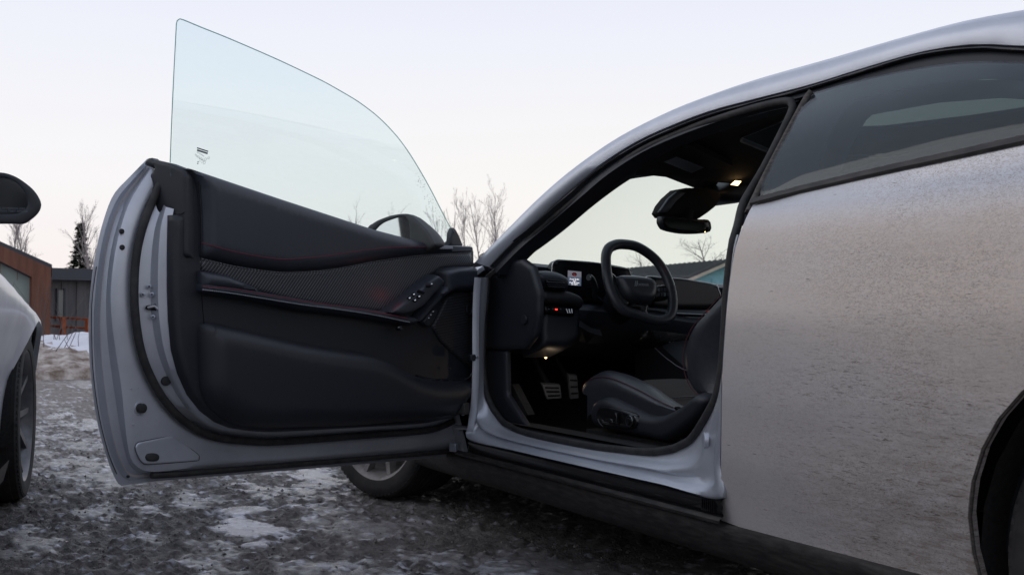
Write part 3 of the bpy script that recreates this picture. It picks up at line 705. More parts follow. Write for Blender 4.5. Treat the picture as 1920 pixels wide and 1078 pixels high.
oc = pillow('overhead_console', [(1328, 366), (1340, 354), (1358, 345), (1378, 334), (1402, 334), (1402, 370), (1388, 380), (1362, 380), (1342, 373)], XP, -.08, .05, .03, 'plastic', car, .02, smooth_n=30, back=.10)
ml = [onx(p[0], p[1], -.415) for p in [(1372, 346), (1380, 339), (1390, 340), (1384, 348)]]
mk('map_lamp', ml + [v + Vector((.006, 0, 0)) for v in ml], [(0, 1, 2, 3), (7, 6, 5, 4), (0, 4, 5, 1), (1, 5, 6, 2), (2, 6, 7, 3), (3, 7, 4, 0)], 'lamp_warm', oc, 0)
V_ = [onx(p[0], p[1], -.415) for p in [(1378, 343), (1382, 342), (1384, 344), (1379, 345)]]

# dashboard
def drow(y):
    zt = float(np.interp(-y, [.17, .33, .66, 1.0, 1.8], [.978, .975, .952, .912, .900]))
    return [Vector((x, y, zt + dz)) for x, dz in ((.52, -.03), (.30, .004), (.12, .008), (.04, .0), (.015, -.012), (.02, -.03), (.03, -.05), (.02, -.09), (-.02, -.125), (-.06, -.14), (-.085, -.16), (-.08, -.20), (-.03, -.24), (.08, -.29), (.25, -.33))]
dash = loft('dashboard', [drow(y) for y in (-.17, -.2, -.3, -.45, -.62, -.8, -1.0, -1.3, -1.6, -1.78)], 'soft_trim', car, cap=False)
# top pad line with the little dome sensor
tube('defrost_trim', [Vector((.02, y, float(np.interp(-y, [.17, .33, .66, 1.0, 1.8], [.978, .975, .952, .912, .900])) - .02)) for y in np.linspace(-.2, -1.7, 30)], .003, 'steel', dash, 6)
lathe('light_sensor', [(0, .018), (.014, .014), (.022, .004), (.023, -.01)], Vector((.06, -.47, .975)), (0, 0, 1), 'plastic', dash, 20)
SC = Fr((-.05, 0, .9), (0, -1, 0), (.12, 0, 1), (-1, 0, .12))
scr = pillow('instrument_screen', [(1036, 495), (1042, 488), (1060, 488), (1120, 493), (1178, 504), (1184, 510), (1184, 560), (1150, 568), (1090, 566), (1040, 556), (1034, 548)], SC, -.005, .008, .006, 'screen', dash, .02, back=.03)
tube('screen_rim', cat_rom([SC.P(*SC.at(p[0], p[1], .004), .004) for p in [(1034, 512), (1036, 495), (1043, 488), (1060, 488), (1120, 493), (1178, 504), (1184, 512)]], 50), .0018, 'steel', dash, 6)
cs = pillow('centre_screen', [(1212, 522), (1216, 518), (1280, 523), (1340, 533), (1346, 540), (1351, 556), (1348, 575), (1330, 581), (1270, 579), (1215, 575)], SC, .0, .01, .006, 'screen', dash, .02, back=.03)
tube('screen_rim', cat_rom([SC.P(*SC.at(p[0], p[1], .011), .011) for p in [(1211, 526), (1216, 518), (1280, 523), (1340, 533), (1346, 540), (1352, 556)]], 40), .0016, 'steel', dash, 6)
def quadpx(name, P4, fr, h, mt, parent, th=.001):
    v = [fr.P(*fr.at(p[0], p[1], h), h) for p in P4]; u = [x - fr.n * th for x in v]
    return mk(name, v + u, [(0, 1, 2, 3), (7, 6, 5, 4), (0, 4, 5, 1), (1, 5, 6, 2), (2, 6, 7, 3), (3, 7, 4, 0)], mt, parent, 0)
quadpx('display_panel', [(1065, 507), (1090, 509.5), (1090, 520), (1064.7, 519)], SC, .0045, 'screen_grey', scr)
quadpx('display_panel', [(1064.7, 519), (1090, 520), (1089.5, 536), (1064, 534)], SC, .0046, 'screen_blue', scr)
pillow('warning_icon', [(1072, 513), (1075, 511), (1080, 511.5), (1082, 514.5), (1080, 517.5), (1074, 517)], SC, .0047, .0008, .002, 'screen', scr, .004, back=.001)
pillow('warning_icon', [(1074.5, 513.5), (1079.5, 514), (1079.5, 516), (1074.5, 515.5)], SC, .0058, .0003, .002, 'dark_red', scr, .004, back=.0003)
for s, yy in (('Press Brake', 523.5), ('and', 526.8), ('Push Button', 530), ('to Start', 533)):
    text('display_text', s, SC.P(*SC.at(1077.2, yy, .006), .006), (0, -1, 0), (0, 0, 1), .0085, 'screen_text', scr)
# left vent pod and lower dash
VP = Fr((-.13, 0, .9), (0, -1, 0), (.15, 0, 1), (-1, 0, .15))
pod = pillow('vent_pod', [(996, 514), (1006, 508), (1025, 507), (1045, 511), (1060, 519), (1063, 524), (1064, 535), (1063, 543), (1058, 547), (1035, 545), (1015, 540), (1002, 532)], VP, -.04, .05, .03, 'soft_trim', dash, .012, smooth_n=40, back=.08)
pillow('air_vent', [(1022, 524), (1040, 524), (1059, 527), (1060, 540), (1055, 544), (1035, 542), (1027, 536)], VP, .008, .006, .004, 'screen', pod, .012, back=.006)
for k in range(3):
    tube('vane', [VP.P(*VP.at(1024 + k * 1.5, 529 + k * 4, .016), .016), VP.P(*VP.at(1059, 531 + k * 4, .016), .016)], .002, 'plastic', pod, 6)
quadpx('vent_badge', [(998, 519), (1004, 521), (1003, 526), (996, 523)], VP, .012, 'label_grey', pod)
LD = Fr((-.14, 0, .8), (0, -1, 0), (.3, 0, 1), (-1, 0, .3))
pillow('knee_panel', [(1010, 545), (1035, 543), (1060, 546), (1082, 555), (1091, 566), (1092, 576), (1070, 573), (1040, 571), (1012, 568)], LD, -.04, .04, .02, 'pillar_trim', dash, .012, smooth_n=40, back=.10)
pillow('lower_dash', [(1010, 569), (1040, 571), (1078, 574), (1086, 590), (1086, 640), (1060, 655), (1010, 655), (1005, 620)], LD, -.08, .04, .03, 'plastic', dash, .02, back=.10)
sw = pillow('switch_bank', [(1018, 572), (1050, 574), (1078, 577), (1076, 592), (1050, 590), (1020, 586)], LD, -.03, .012, .004, 'screen', dash, .02, back=.03)
quadpx('warning_light', [(1041, 578.5), (1045.5, 579), (1045.5, 581.5), (1041, 581)], LD, -.0155, 'lamp_red', sw)
for xx in (1028, 1036, 1050): quadpx('button_mark', [(xx, 578), (xx + 2.4, 578.3), (xx + 2.4, 580.5), (xx, 580)], LD, -.0155, 'label_grey', sw)
for k in range(3): tube('knob_rib', [LD.P(*LD.at(1062 + k * 5, 579, -.012), -.012), LD.P(*LD.at(1065 + k * 4, 587, -.012), -.012)], .0018, 'steel', sw, 6)
tube('trim_line', [Vector((-.09, y, float(np.interp(-y, [.7, 1.0, 1.6], [.80, .79, .79])))) for y in np.linspace(-.80, -1.5, 12)], .003, 'steel', dash, 6)
pillow('lower_centre', [(1210, 585), (1360, 590), (1360, 640), (1330, 660), (1250, 655), (1200, 640)], SC, -.03, .03, .03, 'gloss_black', dash, .03, back=.1)
quadpx('warning_light', [(1296, 602), (1300, 605.5), (1294, 605.5), (1296, 602.4)], SC, .003, 'dark_red', dash)
quadpx('warning_light', [(1326, 582.5), (1329, 583), (1329, 584.5), (1326, 584)], SC, .003, 'dark_red', dash)
for k in range(6): quadpx('button_mark', [(1254 + k * 7, 640), (1257 + k * 7, 640.4), (1257 + k * 7, 642), (1254 + k * 7, 641.7)], SC, .002, 'label_grey', dash)
# footwell lamp and pedals
fl_ = bpy.data.lights.new('footwell_light', 'POINT'); fl_.energy = .11; fl_.color = (1, .75, .5); fl_.shadow_soft_size = .01
flo = bpy.data.objects.new('footwell_light', fl_); COL.objects.link(flo); flo.location = onx(1023, 670, -.02) + Vector((-.05, -.02, -.06))
disc('footwell_lamp', onx(1023, 670, .0), (-1, 0, -.3), .0038, .004, 'lamp_warm', car, 12)
def pedal(pts, x, name='pedal'):
    v = [onx(p[0], p[1], x) for p in pts]
    pl = mk(name, v + [q + Vector((.012, 0, .006)) for q in v], [(0, 1, 2, 3), (7, 6, 5, 4), (0, 4, 5, 1), (1, 5, 6, 2), (2, 6, 7, 3), (3, 7, 4, 0)], 'alloy', car, 0)
    c0 = sum(v, Vector()) / 4
    tube('pedal_arm', [c0 + Vector((.01, 0, 0)), c0 + Vector((.12, 0, .10)), c0 + Vector((.14, 0, .3))], .012, 'plastic', pl, 8)
    for k in range(3):
        t = (k + .8) / 3.6
        tube('grip_bar', [v[0].lerp(v[3], t).lerp(v[1].lerp(v[2], t), .12) + Vector((-.002, 0, 0)), v[0].lerp(v[3], t).lerp(v[1].lerp(v[2], t), .88) + Vector((-.002, 0, 0))], .0035, 'rubber', pl, 6)
pedal([(1016, 720), (1050, 722), (1053, 746), (1026, 748)], .12)
pedal([(1066, 702), (1082, 704), (1085, 746), (1070, 748)], .16)
# centre console
cc = loft('centre_console', [[Vector((x, y, z + dz)) for y, dz in ((-.80, -.25), (-.80, -.02), (-.83, 0), (-.97, .01), (-1.11, 0), (-1.14, -.02), (-1.14, -.25))] for x, z in ((.1, .76), (-.05, .70), (-.2, .62), (-.45, .60), (-.9, .63), (-1.3, .62))], 'plastic', car)
tube('console_seam', cat_rom([Vector((-.02, -.797, .67)), Vector((-.12, -.795, .62)), Vector((-.25, -.795, .585)), Vector((-.6, -.795, .575)), Vector((-.9, -.795, .59))], 30), .002, 'grey_thread', cc, 6)
loft('far_seat', [[Vector((x, y, z)) for x, z in ((-.35, .42), (-.33, .55), (-.45, .59), (-.85, .54), (-.95, .60), (-1.1, .95), (-1.15, 1.12), (-1.25, 1.12), (-1.25, .4))] for y in (-1.2, -1.25, -1.6, -1.65)], 'leather', car, closed_rows=True, cap=True, smooth=40)

# steering wheel
SWn = Vector((-.93, 0, .36)).normalized(); SWo = ony(1200, 530, -.60); SWb = Vector((.36, 0, .93)).normalized()
SW = Fr(SWo, (0, -1, 0), SWb, SWn)
swe = empty('steering_wheel', SWo - origin(car)); swe.parent = car
rim = cat_rom([SW.P(*SW.at(*p)) for p in [(1147, 462), (1165, 458), (1197, 464), (1231, 489), (1252, 524), (1261, 560), (1259, 588), (1247, 600), (1226, 600), (1196, 591), (1168, 580), (1149, 556), (1139, 520), (1136, 486), (1139, 470)]], 110, True)
tube('wheel_rim', rim, .0165, 'leather', swe, 14, closed=True, flat=1.15, upv=SWn)
for a, b in (((1157, 576), (1166, 566)), ((1252, 531), (1243, 533)), ((1262, 562), (1252, 563))):
    c0 = SW.P(*SW.at((a[0] + b[0]) / 2, (a[1] + b[1]) / 2))
pillow('airbag_cover', [(1155, 522), (1160, 517), (1175, 516), (1205, 519), (1223, 524), (1230, 535), (1231, 548), (1227, 562), (1218, 569), (1198, 568), (1181, 563), (1170, 554), (1162, 540)], SW, -.005, .035, .03, 'leather', swe, .010, smooth_n=50, back=.04)
pillow('spoke', [(1226, 536), (1250, 534), (1262, 536), (1263, 556), (1250, 560), (1228, 562)], SW, -.012, .012, .01, 'gloss_black', swe, .015, back=.02)
pillow('spoke', [(1140, 508), (1150, 512), (1172, 548), (1182, 570), (1170, 578), (1156, 560), (1146, 540), (1140, 525)], SW, -.012, .012, .01, 'gloss_black', swe, .015, back=.02)
pillow('spoke', [(1184, 566), (1216, 570), (1212, 584), (1222, 598), (1206, 594), (1196, 580), (1176, 578)], SW, -.016, .012, .01, 'gloss_black', swe, .015, back=.02)
for i in range(4):
    for j in range(2):
        quadpx('button', [(1233 + i * 6, 540 + j * 9 - i * .2), (1237 + i * 6, 540 + j * 9), (1237 + i * 6, 546 + j * 8.5), (1233 + i * 6, 546 + j * 9)], SW, .0035, 'label_grey' if (i + j) % 3 == 0 else 'plastic', swe, .003)
quadpx('spoke_trim', [(1264, 536), (1267, 536), (1267.5, 541), (1265, 541)], SW, .012, 'steel', swe)
text('emblem_lettering', 'DODGE', SW.P(*SW.at(1206, 534, .0315), .0315), (0, -1, 0), SWb, .014, 'grey_thread', swe)
for k in (0, 1): quadpx('emblem_slash', [(1190 + k * 3, 536.5), (1191.6 + k * 3, 526.5), (1193 + k * 3, 526.5), (1191.4 + k * 3, 536.5)], SW, .0315, 'steel', swe)
rs_ = [SW.P(*SW.at(*p), 0) + SWn * .0 for p in [(1229, 490), (1238, 503), (1245, 516)]]
tube('red_stitching', [v - Vector((0, -.0, 0)) + SWn * .017 for v in cat_rom(rs_, 12)], .0012, 'red_thread', swe, 5)
tube('steering_column', [SWo - SWn * .02 + Vector((0, 0, -.02)), SWo - SWn * .12 + Vector((0, 0, -.03)), SWo - SWn * .25 + Vector((0, 0, -.03))], lambda t: .055 + .02 * t, 'plastic', car, 18)
loft('column_cover', [[ony(p[0], p[1], y) for p in [(1128, 545), (1118, 565), (1100, 590), (1092, 620), (1100, 645)]] for y in (-.44, -.40, -.46)], 'pillar_trim', car)
loft('column_cover', [[onx(p[0], p[1], -.10) for p in [(1086, 600), (1110, 615), (1125, 618)]], [onx(p[0], p[1], -.13) for p in [(1086, 612), (1108, 624), (1130, 630)]], [onx(p[0], p[1], -.08) for p in [(1086, 640), (1110, 645), (1140, 640)]]], 'pillar_trim', car)
st = onx(1107, 524, -.14)
tube('stalk', cat_rom([onx(1104, 520, -.17), onx(1110, 524, -.16), onx(1116, 540, -.13), onx(1116, 556, -.10), onx(1128, 566, -.06)], 20), lambda t: .012 - .004 * t, 'plastic', car, 10)
tube('stalk_tip', [onx(1107, 519, -.18), onx(1114, 530, -.16)], .0022, 'steel', car, 6)

# driver's seat
seat = empty('driver_seat', Vector((-.7, -.55, .3)) - origin(car)); seat.parent = car
crest = [ony(p[0], p[1], -.33) for p in [(1103, 727), (1109, 712), (1122, 700), (1141, 694.5), (1163, 698), (1183, 706), (1211, 720), (1241, 741), (1272, 762)]]
low = [ony(p[0], p[1], -.27) for p in [(1101, 742), (1104, 732), (1118, 729), (1144, 730), (1174, 739), (1204, 752), (1239, 764), (1262, 770), (1278, 772)]]
C1 = cat_rom(crest, 30); Lw = cat_rom(low, 30)
st1 = [c.lerp(l, .42) + Vector((0, .022, .004)) for c, l in zip(C1, Lw)]
inn = [Vector((c.x - .0, -.40, max(c.z - .045, .505 + .02 * (i < 4)))) for i, c in enumerate(C1)]
cushion_rows = [[v + Vector((0, 0, -.08)) for v in Lw], Lw, [l.lerp(c, .3) + Vector((0, .018, 0)) for c, l in zip(C1, Lw)], st1, [c.lerp(l, .15) + Vector((0, .012, .003)) for c, l in zip(C1, Lw)], C1, [c + Vector((0, -.03, -.008)) for c in C1], inn]
loft('side_bolster', cushion_rows, 'leather', seat, smooth=60)
tube('red_stitching', [v + Vector((0, .002, .001)) for v in st1], .0013, 'seat_thread', seat, 5)
cen = [[Vector((v.x, y, v.z + dz + (.012 * math.sin(i * .9) if False else 0))) for i, v in enumerate(inn)] for y, dz in ((-.395, -.01), (-.42, .004), (-.50, .010), (-.60, .010), (-.68, .004), (-.70, -.01))]
loft('seat_cushion', cen, 'suede', seat, smooth=60)
loft('side_bolster', [[Vector((v.x, -1.11 + (-v.y), v.z)) if False else Vector((v.x, -1.10 - v.y, v.z)) for v in r] for r in cushion_rows], 'leather', seat, smooth=60)
tube('cushion_seam', [Vector((-.62, y, .535)) for y in np.linspace(-.41, -.69, 10)], .002, 'leather', seat, 5)
# backrest: outboard bolster and centre
bk = [ony(p[0], p[1], -.31) for p in [(1330, 748), (1310, 735), (1297, 718), (1289, 695), (1287, 668), (1291, 642), (1304, 613), (1326, 588), (1350, 562), (1370, 540), (1392, 505), (1405, 470)]]
Bk = cat_rom(bk, 34)
brow = [[v + Vector((-.16, .0, -.02)) for v in Bk], [v + Vector((-.09, .035, 0)) for v in Bk], [v + Vector((-.03, .028, 0)) for v in Bk], Bk, [v + Vector((.0, -.035, 0)) for v in Bk], [v + Vector((-.04, -.085, 0)) for v in Bk]]
loft('backrest_bolster', brow, 'leather', seat, smooth=60)
tube('red_stitching', [v + Vector((-.024, .031, 0)) for v in Bk], .0014, 'seat_thread', seat, 5)
loft('backrest', [[v + Vector((-.04, -.08 - y, 0)) for v in Bk] for y in (0, .06, .16, .26, .32)], 'suede', seat, smooth=60)
loft('backrest_bolster', [[Vector((v.x, -1.10 - v.y, v.z)) for v in r] for r in brow], 'leather', seat, smooth=60)
SP = Fr((0, -.255, 0), (1, 0, 0), (0, 0, 1), (0, 1, 0))
sb = pillow('seat_side_cover', [(1117, 762), (1122, 752), (1132, 746), (1148, 744), (1178, 757), (1215, 775), (1237, 779), (1258, 774), (1286, 758), (1305, 742), (1318, 736), (1332, 740), (1338, 752), (1322, 781), (1295, 805), (1258, 828), (1220, 822), (1174, 812), (1128, 802), (1116, 785)], SP, -.02, .04, .025, 'plastic', seat, .012, smooth_n=70, back=.10)
pillow('control_panel', [(1122, 768), (1130, 760), (1150, 762), (1195, 778), (1198, 800), (1180, 806), (1130, 796), (1120, 784)], SP, .012, .014, .01, 'gloss_black', sb, .012, smooth_n=40, back=.02)
cp = SP.P(*SP.at(1182, 789, .03), .03)
lathe('lumbar_knob', [(0, .012), (.009, .011), (.010, .006), (.0145, .006), (.017, .003), (.018, -.006)], cp, (0, 1, 0), 'gloss_black', sb, 24)
tube('knob_ring', [cp + Vector((math.cos(a) * .016, .005, math.sin(a) * .016)) for a in np.linspace(0, 2 * math.pi, 24)[:-1]], .0012, 'steel', sb, 5, closed=True)
box('seat_switch', SP.P(*SP.at(1142, 790, .028), .028), (-.035, 0, -.002), (0, .012, 0), (.004, 0, .012), 'gloss_black', sb, .003)
box('seat_switch', SP.P(*SP.at(1158, 795, .028), .028), (-.012, 0, 0), (0, .012, 0), (.004, 0, .036), 'gloss_black', sb, .003)
tube('switch_trim', [SP.P(*SP.at(p[0], p[1], .032), .032) for p in [(1121, 785), (1124, 793), (1131, 800)]], .0012, 'steel', sb, 5)
tube('switch_trim', [SP.P(*SP.at(p[0], p[1], .036), .036) for p in [(1130, 787), (1132, 791), (1142, 793)]], .0010, 'steel', sb, 5)
loft('seat_rail', [[Vector((x, y, z)) for x in (-.35, -.6, -.95)] for y, z in ((-.27, .33), (-.27, .42), (-.8, .42), (-.8, .33))], 'carpet', seat)

# ================================================================ the open driver door, a part of the car
TH = R(64)
ua = Vector((-math.cos(TH), math.sin(TH), 0)); ni = Vector((-math.sin(TH), -math.cos(TH), 0))
D = Fr((.02, .05, 0), ua, (0, 0, 1), ni)
door = empty('door', Vector(D.o) + Vector((0, 0, .6)) - origin(car)); door.parent = car
door['label'] = 'driver door swung wide open with black trim inside and frameless glass'
def dp(p, h): return D.P(*D.at(p[0], p[1], h), h)
def curve(pts, h, n=120): 
    hh = h if callable(h) else (lambda i: h)
    return cat_rom([dp(p, hh(i)) for i, p in enumerate(pts)], n)
L0 = [(276, 298), (240, 335), (213, 365), (195, 410), (180, 470), (170, 540), (166, 610), (169, 690), (180, 780), (198, 850), (214, 893), (226, 910), (242, 908), (290, 902), (400, 893), (560, 880), (700, 868), (852, 855)]
L1 = [(279, 304), (246, 341), (222, 371), (203, 415), (189, 473), (180, 545), (177, 612), (180, 692), (191, 780), (208, 848), (224, 884), (236, 897), (250, 899), (292, 895), (400, 886), (560, 873), (700, 861), (852, 848)]
L1b = [(281, 308), (252, 345), (229, 376), (211, 418), (197, 475), (189, 545), (187, 612), (192, 692), (204, 780), (219, 843), (232, 875), (243, 889), (256, 893), (294, 890), (400, 881), (560, 868), (700, 856), (852, 843)]
L2 = [(285, 316), (262, 348), (243, 380), (228, 422), (215, 478), (208, 545), (210, 605), (218, 665), (227, 722), (234, 790), (240, 838), (247, 862), (260, 876), (294, 884), (400, 872), (560, 860), (700, 848), (852, 835)]
L2x = [(a[0] * .45 + b[0] * .55, a[1] * .45 + b[1] * .55) for a, b in zip(L1b, L2)]
L3 = [(288, 330), (268, 360), (250, 392), (236, 430), (223, 480), (217, 545), (220, 610), (230, 668), (240, 724), (247, 780), (256, 826), (262, 846), (275, 858), (304, 868), (400, 862), (560, 850), (700, 839), (852, 826)]
L4 = [(294, 345), (272, 385), (255, 430), (245, 480), (240, 540), (244, 600), (254, 660), (271, 710), (295, 752), (325, 787), (362, 813), (400, 826), (440, 832), (500, 834), (560, 831), (680, 822), (800, 812), (856, 790)]
L5 = [(297, 366), (286, 385), (269, 430), (259, 480), (254, 540), (257, 600), (267, 656), (285, 701), (309, 741), (338, 773), (372, 798), (406, 811), (446, 818), (500, 821), (560, 819), (680, 811), (800, 801), (850, 785)]
L5b = [(304, 380), (300, 397), (290, 430), (284, 480), (282, 540), (285, 600), (295, 656), (311, 701), (332, 741), (356, 773), (384, 796), (412, 808), (450, 814), (500, 817), (560, 815), (680, 807), (800, 798), (850, 783)]
L5c = [(311, 388), (308, 400), (301, 430), (297, 480), (296, 540), (299, 600), (308, 656), (323, 701), (343, 741), (365, 771), (392, 794), (420, 806), (455, 811), (500, 814), (560, 812), (680, 805), (800, 796), (850, 781)]
L6 = [(326, 392), (324, 403), (323, 430), (322, 480), (323, 540), (325, 600), (330, 656), (342, 701), (360, 741), (384, 771), (412, 792), (440, 803), (470, 808), (510, 810), (560, 808), (680, 801), (800, 793), (850, 778)]
# height of each pressed line, pulled out toward the skin edge
rows = [curve(L0, -.155), curve(L0, -.148), curve(L1, -.146), curve(L1, -.144), curve(L1b, -.162), curve(L2x, -.152), curve(L2, -.108), curve(L3, -.100), curve(L4, -.098)]
loft('inner_panel', rows, 'paint', door, smooth=50)
rows = [curve(L4, -.098), curve(L4, -.106), curve(L5, -.104), curve(L5, -.090), curve(L5b, -.076), curve(L5c, -.045), curve(L6, -.028), curve(L6, -.04)]
loft('latch_face', rows, 'paint', door, smooth=50)
# outer skin, bowed outward, and the door's top
def skin(t, q): return t
sk = curve(L0, -.152, 60)
skr = []
cen_ = D.P(.65, .75, -.215)
for k in range(8):
    s = k / 7; skr.append([v.lerp(cen_, s) - ni * (.05 * math.sin(s * math.pi / 2)) for v in sk + [dp((850, 700), -.15), dp((850, 600), -.15), dp((850, 480), -.14), dp((700, 445), -.13), dp((500, 380), -.13)]])
loft('outer_skin', skr, 'dirty_paint', door, closed_rows=True, smooth=60)
# rubber seals
tube('weather_seal', [v + ni * .010 for v in curve([(301, 335), (279, 383), (262, 430), (251, 480), (247, 540), (250, 600), (260, 658), (278, 706), (302, 747), (331, 780), (367, 806), (403, 819), (443, 825), (500, 828), (560, 825), (680, 816), (800, 806), (853, 786)], -.092)], .0105, 'rubber', door, 10)
tube('bottom_seal', [v for v in curve([(284, 891), (340, 888), (400, 883), (560, 870), (700, 858), (850, 845)], -.118, 60)], lambda t: .0085, 'rubber', door, 8)
tube('hem_seam', curve([(181, 500), (173, 560), (172, 620), (175, 700), (186, 780), (203, 848), (219, 888)], -.143, 40), .0012, 'rubber', door, 5)
# top cap at the rear corner
ka, kb_ = dp((271, 310), -.14), dp((352, 318), -.004); kv = kb_ - ka; kv.z = 0; kv.normalize(); kn = Vector((0, 0, 1)).cross(kv)
if kn.dot(CAM - ka) < 0: kn = -kn
CF = Fr(ka.lerp(kb_, .5) + kn * .006, kv, (0, 0, 1), kn)
pillow('belt_cap', [(270, 307), (277, 297), (284, 296), (288, 299), (319, 306), (348, 317), (353, 330), (353, 402), (353, 482), (324, 480), (322, 402), (312, 403), (300, 401), (284, 396), (270, 398), (264, 392), (276, 368), (288, 350), (287, 343), (279, 336), (279, 332), (291, 317), (271, 309)], CF, 0, .010, .01, 'plastic', door, .010, back=.02)
tube('cap_seam', [CF.P(*CF.at(p[0], p[1], .0105), .0105) for p in [(322, 402), (340, 402), (346, 398)]], .001, 'screen', door, 5)
# plugs, bolts, latch
for p, r_ in (((228, 434), .0068), ((229, 464), .0068)): disc('rubber_plug', dp(p, -.099), ni, r_, .003, 'rubber', door, 18)
disc('rubber_plug', dp((311, 714), -.078), (ni * .8 + ua * .3), .0125, .006, 'rubber', door, 20)
disc('buffer_seat', dp((263, 765), -.10), ni, .019, .003, 'paint', door, 24)
disc('rubber_buffer', dp((264, 765), -.094), ni, .0125, .012, 'rubber', door, 20, .5)
la, lb2 = dp((257, 560), -.090), dp((323, 560), -.034); lv = lb2 - la; lv.z = 0; lv.normalize(); ln_ = Vector((0, 0, 1)).cross(lv)
if ln_.dot(CAM - la) < 0: ln_ = -ln_
LF = Fr(la + ln_ * .004, lv, (0, 0, 1), ln_)
for p in ((268, 552), (285, 552), (287, 594), (280, 537)):
    disc('bolt', LF.P(*LF.at(*p), 0), ln_, .0058, .004, 'paint_dull', door, 14); disc('bolt_socket', LF.P(*LF.at(*p), .002), ln_, .0026, .003, 'rubber', door, 8)
for p in ((258, 727), (245, 729), (277, 789), (250, 796), (304, 786), (238, 480)): disc('spot_weld', dp(p, -.1), ni, .0028, .0014, 'paint', door, 8)
lt = empty('latch', dp((296, 577), -.06) - origin(door)); lt.parent = door
E = LF
pillow('latch_recess', [(273, 574), (278, 572), (286, 572), (296, 566), (314, 566), (314, 585), (300, 586), (290, 582), (276, 581), (272, 578)], LF, -.001, .003, .003, 'screen', lt, .006, back=.004)
tube('latch_claw', [E.P(*E.at(277, 577, .004), .004), E.P(*E.at(290, 574, .005), .005), E.P(*E.at(298, 581, .005), .005)], .004, 'alloy', lt, 8)
pn = [(253, 838), (257, 830), (266, 827), (318, 817), (327, 818), (340, 828), (372, 852), (372, 861), (364, 864), (280, 870), (266, 866), (257, 852)]
pillow('access_plate', pn, D, -.101, .0035, .006, 'paint', door, .008, smooth_n=50, back=.004)
tube('plate_groove', cat_rom([dp(p, -.0995) for p in pn], 60, True), .0009, 'rubber', door, 5, closed=True)
pillow('drain_plug', [(273, 857), (276, 851), (286, 849), (296, 851), (299, 857), (296, 863), (286, 865), (276, 863)], D, -.097, .005, .006, 'rubber', door, .005, smooth_n=24, back=.004)
disc('bolt', dp((240, 893), -.14), ni, .004, .003, 'rubber', door, 8)

# trim panel
T = [(352, 317), (347, 400), (345, 402), (325, 403), (324, 480), (324, 540), (326, 600), (331, 656), (343, 701), (361, 741), (385, 771), (412, 792), (440, 803), (470, 808), (510, 810), (560, 808), (680, 801), (800, 793), (850, 783), (872, 766), (884, 740), (887, 700), (887, 463), (810, 459), (700, 430), (520, 372), (352, 316)]
pillow('trim_panel', T, D, -.012, .012, .015, 'plastic', door, .02, back=.02)
def bow(k, c, wdt): return lambda a, b, d: 0
pillow('upper_pad', [(351, 317), (357, 315), (520, 370), (700, 429), (810, 458.5), (885, 461.5), (886, 472), (800, 476), (700, 489), (640, 501), (600, 506), (530, 509), (450, 499), (377, 482), (376, 400), (372, 350), (362, 328)], D, -.002, .034, .035, 'soft_trim', door, .012, back=.02)
def dline(name, pts, h, r, mt, n=80, dash=0):
    P = curve(pts, h, n)
    if dash:
        parts = []
        for i in range(0, len(P) - 2, 3): parts.append(tube_vf(P[i:i + 3], r, 5))
        o = mk(name, *join(parts), mt, door, 60); o['kind'] = 'stuff'; return o
    return tube(name, P, r, mt, door, 5)
dline('red_stitching', [(378, 455), (440, 472), (500, 483), (540, 486), (600, 481), (650, 474), (700, 467), (760, 463), (820, 463)], .0318, .0013, 'red_thread')
dline('grey_stitching', [(378, 485), (450, 501), (530, 511), (600, 508), (640, 502.5), (700, 491), (760, 482), (820, 477.5), (884, 474)], .005, .0011, 'grey_thread', 300, 1)
pillow('ribbed_insert', [(375, 484), (450, 501), (530, 511), (600, 508), (640, 502), (700, 491), (760, 482), (820, 477), (884, 474), (884, 500), (827, 501), (804, 517), (760, 552), (723, 581), (697, 582), (599, 570), (540, 560), (478, 543), (430, 526), (400, 513), (376, 508)], D, .0, .004, .01, 'ribbed_insert', door, .02, back=.01)
pillow('armrest_pad', [(377, 508), (400, 511), (425, 516), (445, 524), (470, 535), (490, 546), (470, 548), (420, 543), (378, 540)], D, .01, .022, .02, 'soft_trim', door, .008, smooth_n=0, back=.01)
pillow('armrest', [(377, 532), (390, 532), (405, 535), (440, 539), (478, 545), (540, 556), (600, 567), (697, 580), (740, 588), (765, 592), (778, 597), (776, 606), (760, 611), (740, 607), (690, 598), (628, 590), (560, 582), (480, 566), (420, 556), (380, 550)], D, .005, .045, .018, 'soft_trim', door, .008, smooth_n=90, back=.05)
dline('grey_stitching', [(380, 543), (430, 549), (480, 557), (560, 570), (628, 579), (700, 590), (768, 604)], .0515, .0018, 'grey_thread', 360, 1)
dline('red_stitching', [(380, 537), (430, 541), (480, 549), (560, 563), (628, 573), (700, 584), (765, 597)], .0515, .0015, 'red_thread')
pod2 = pillow('switch_pod', [(712, 585), (723, 580), (760, 552), (804, 517), (813, 516), (822, 526), (823, 534), (800, 557), (785, 574), (765, 586), (740, 592)], D, .01, .045, .012, 'soft_trim', door, .009, smooth_n=50, back=.04)
rl1 = bpy.data.lights.new('ambient_light', 'POINT'); rl1.energy = .010; rl1.color = (1, .06, .03); rl1.shadow_soft_size = .02
rlo = bpy.data.objects.new('ambient_light', rl1); COL.objects.link(rlo); rlo.location = dp((748, 552), .045)
tube('ambient_strip', [dp((728, 577), .012), dp((758, 554), .012), dp((780, 537), .012)], .0012, 'dark_red', door, 5)
door_sw = []
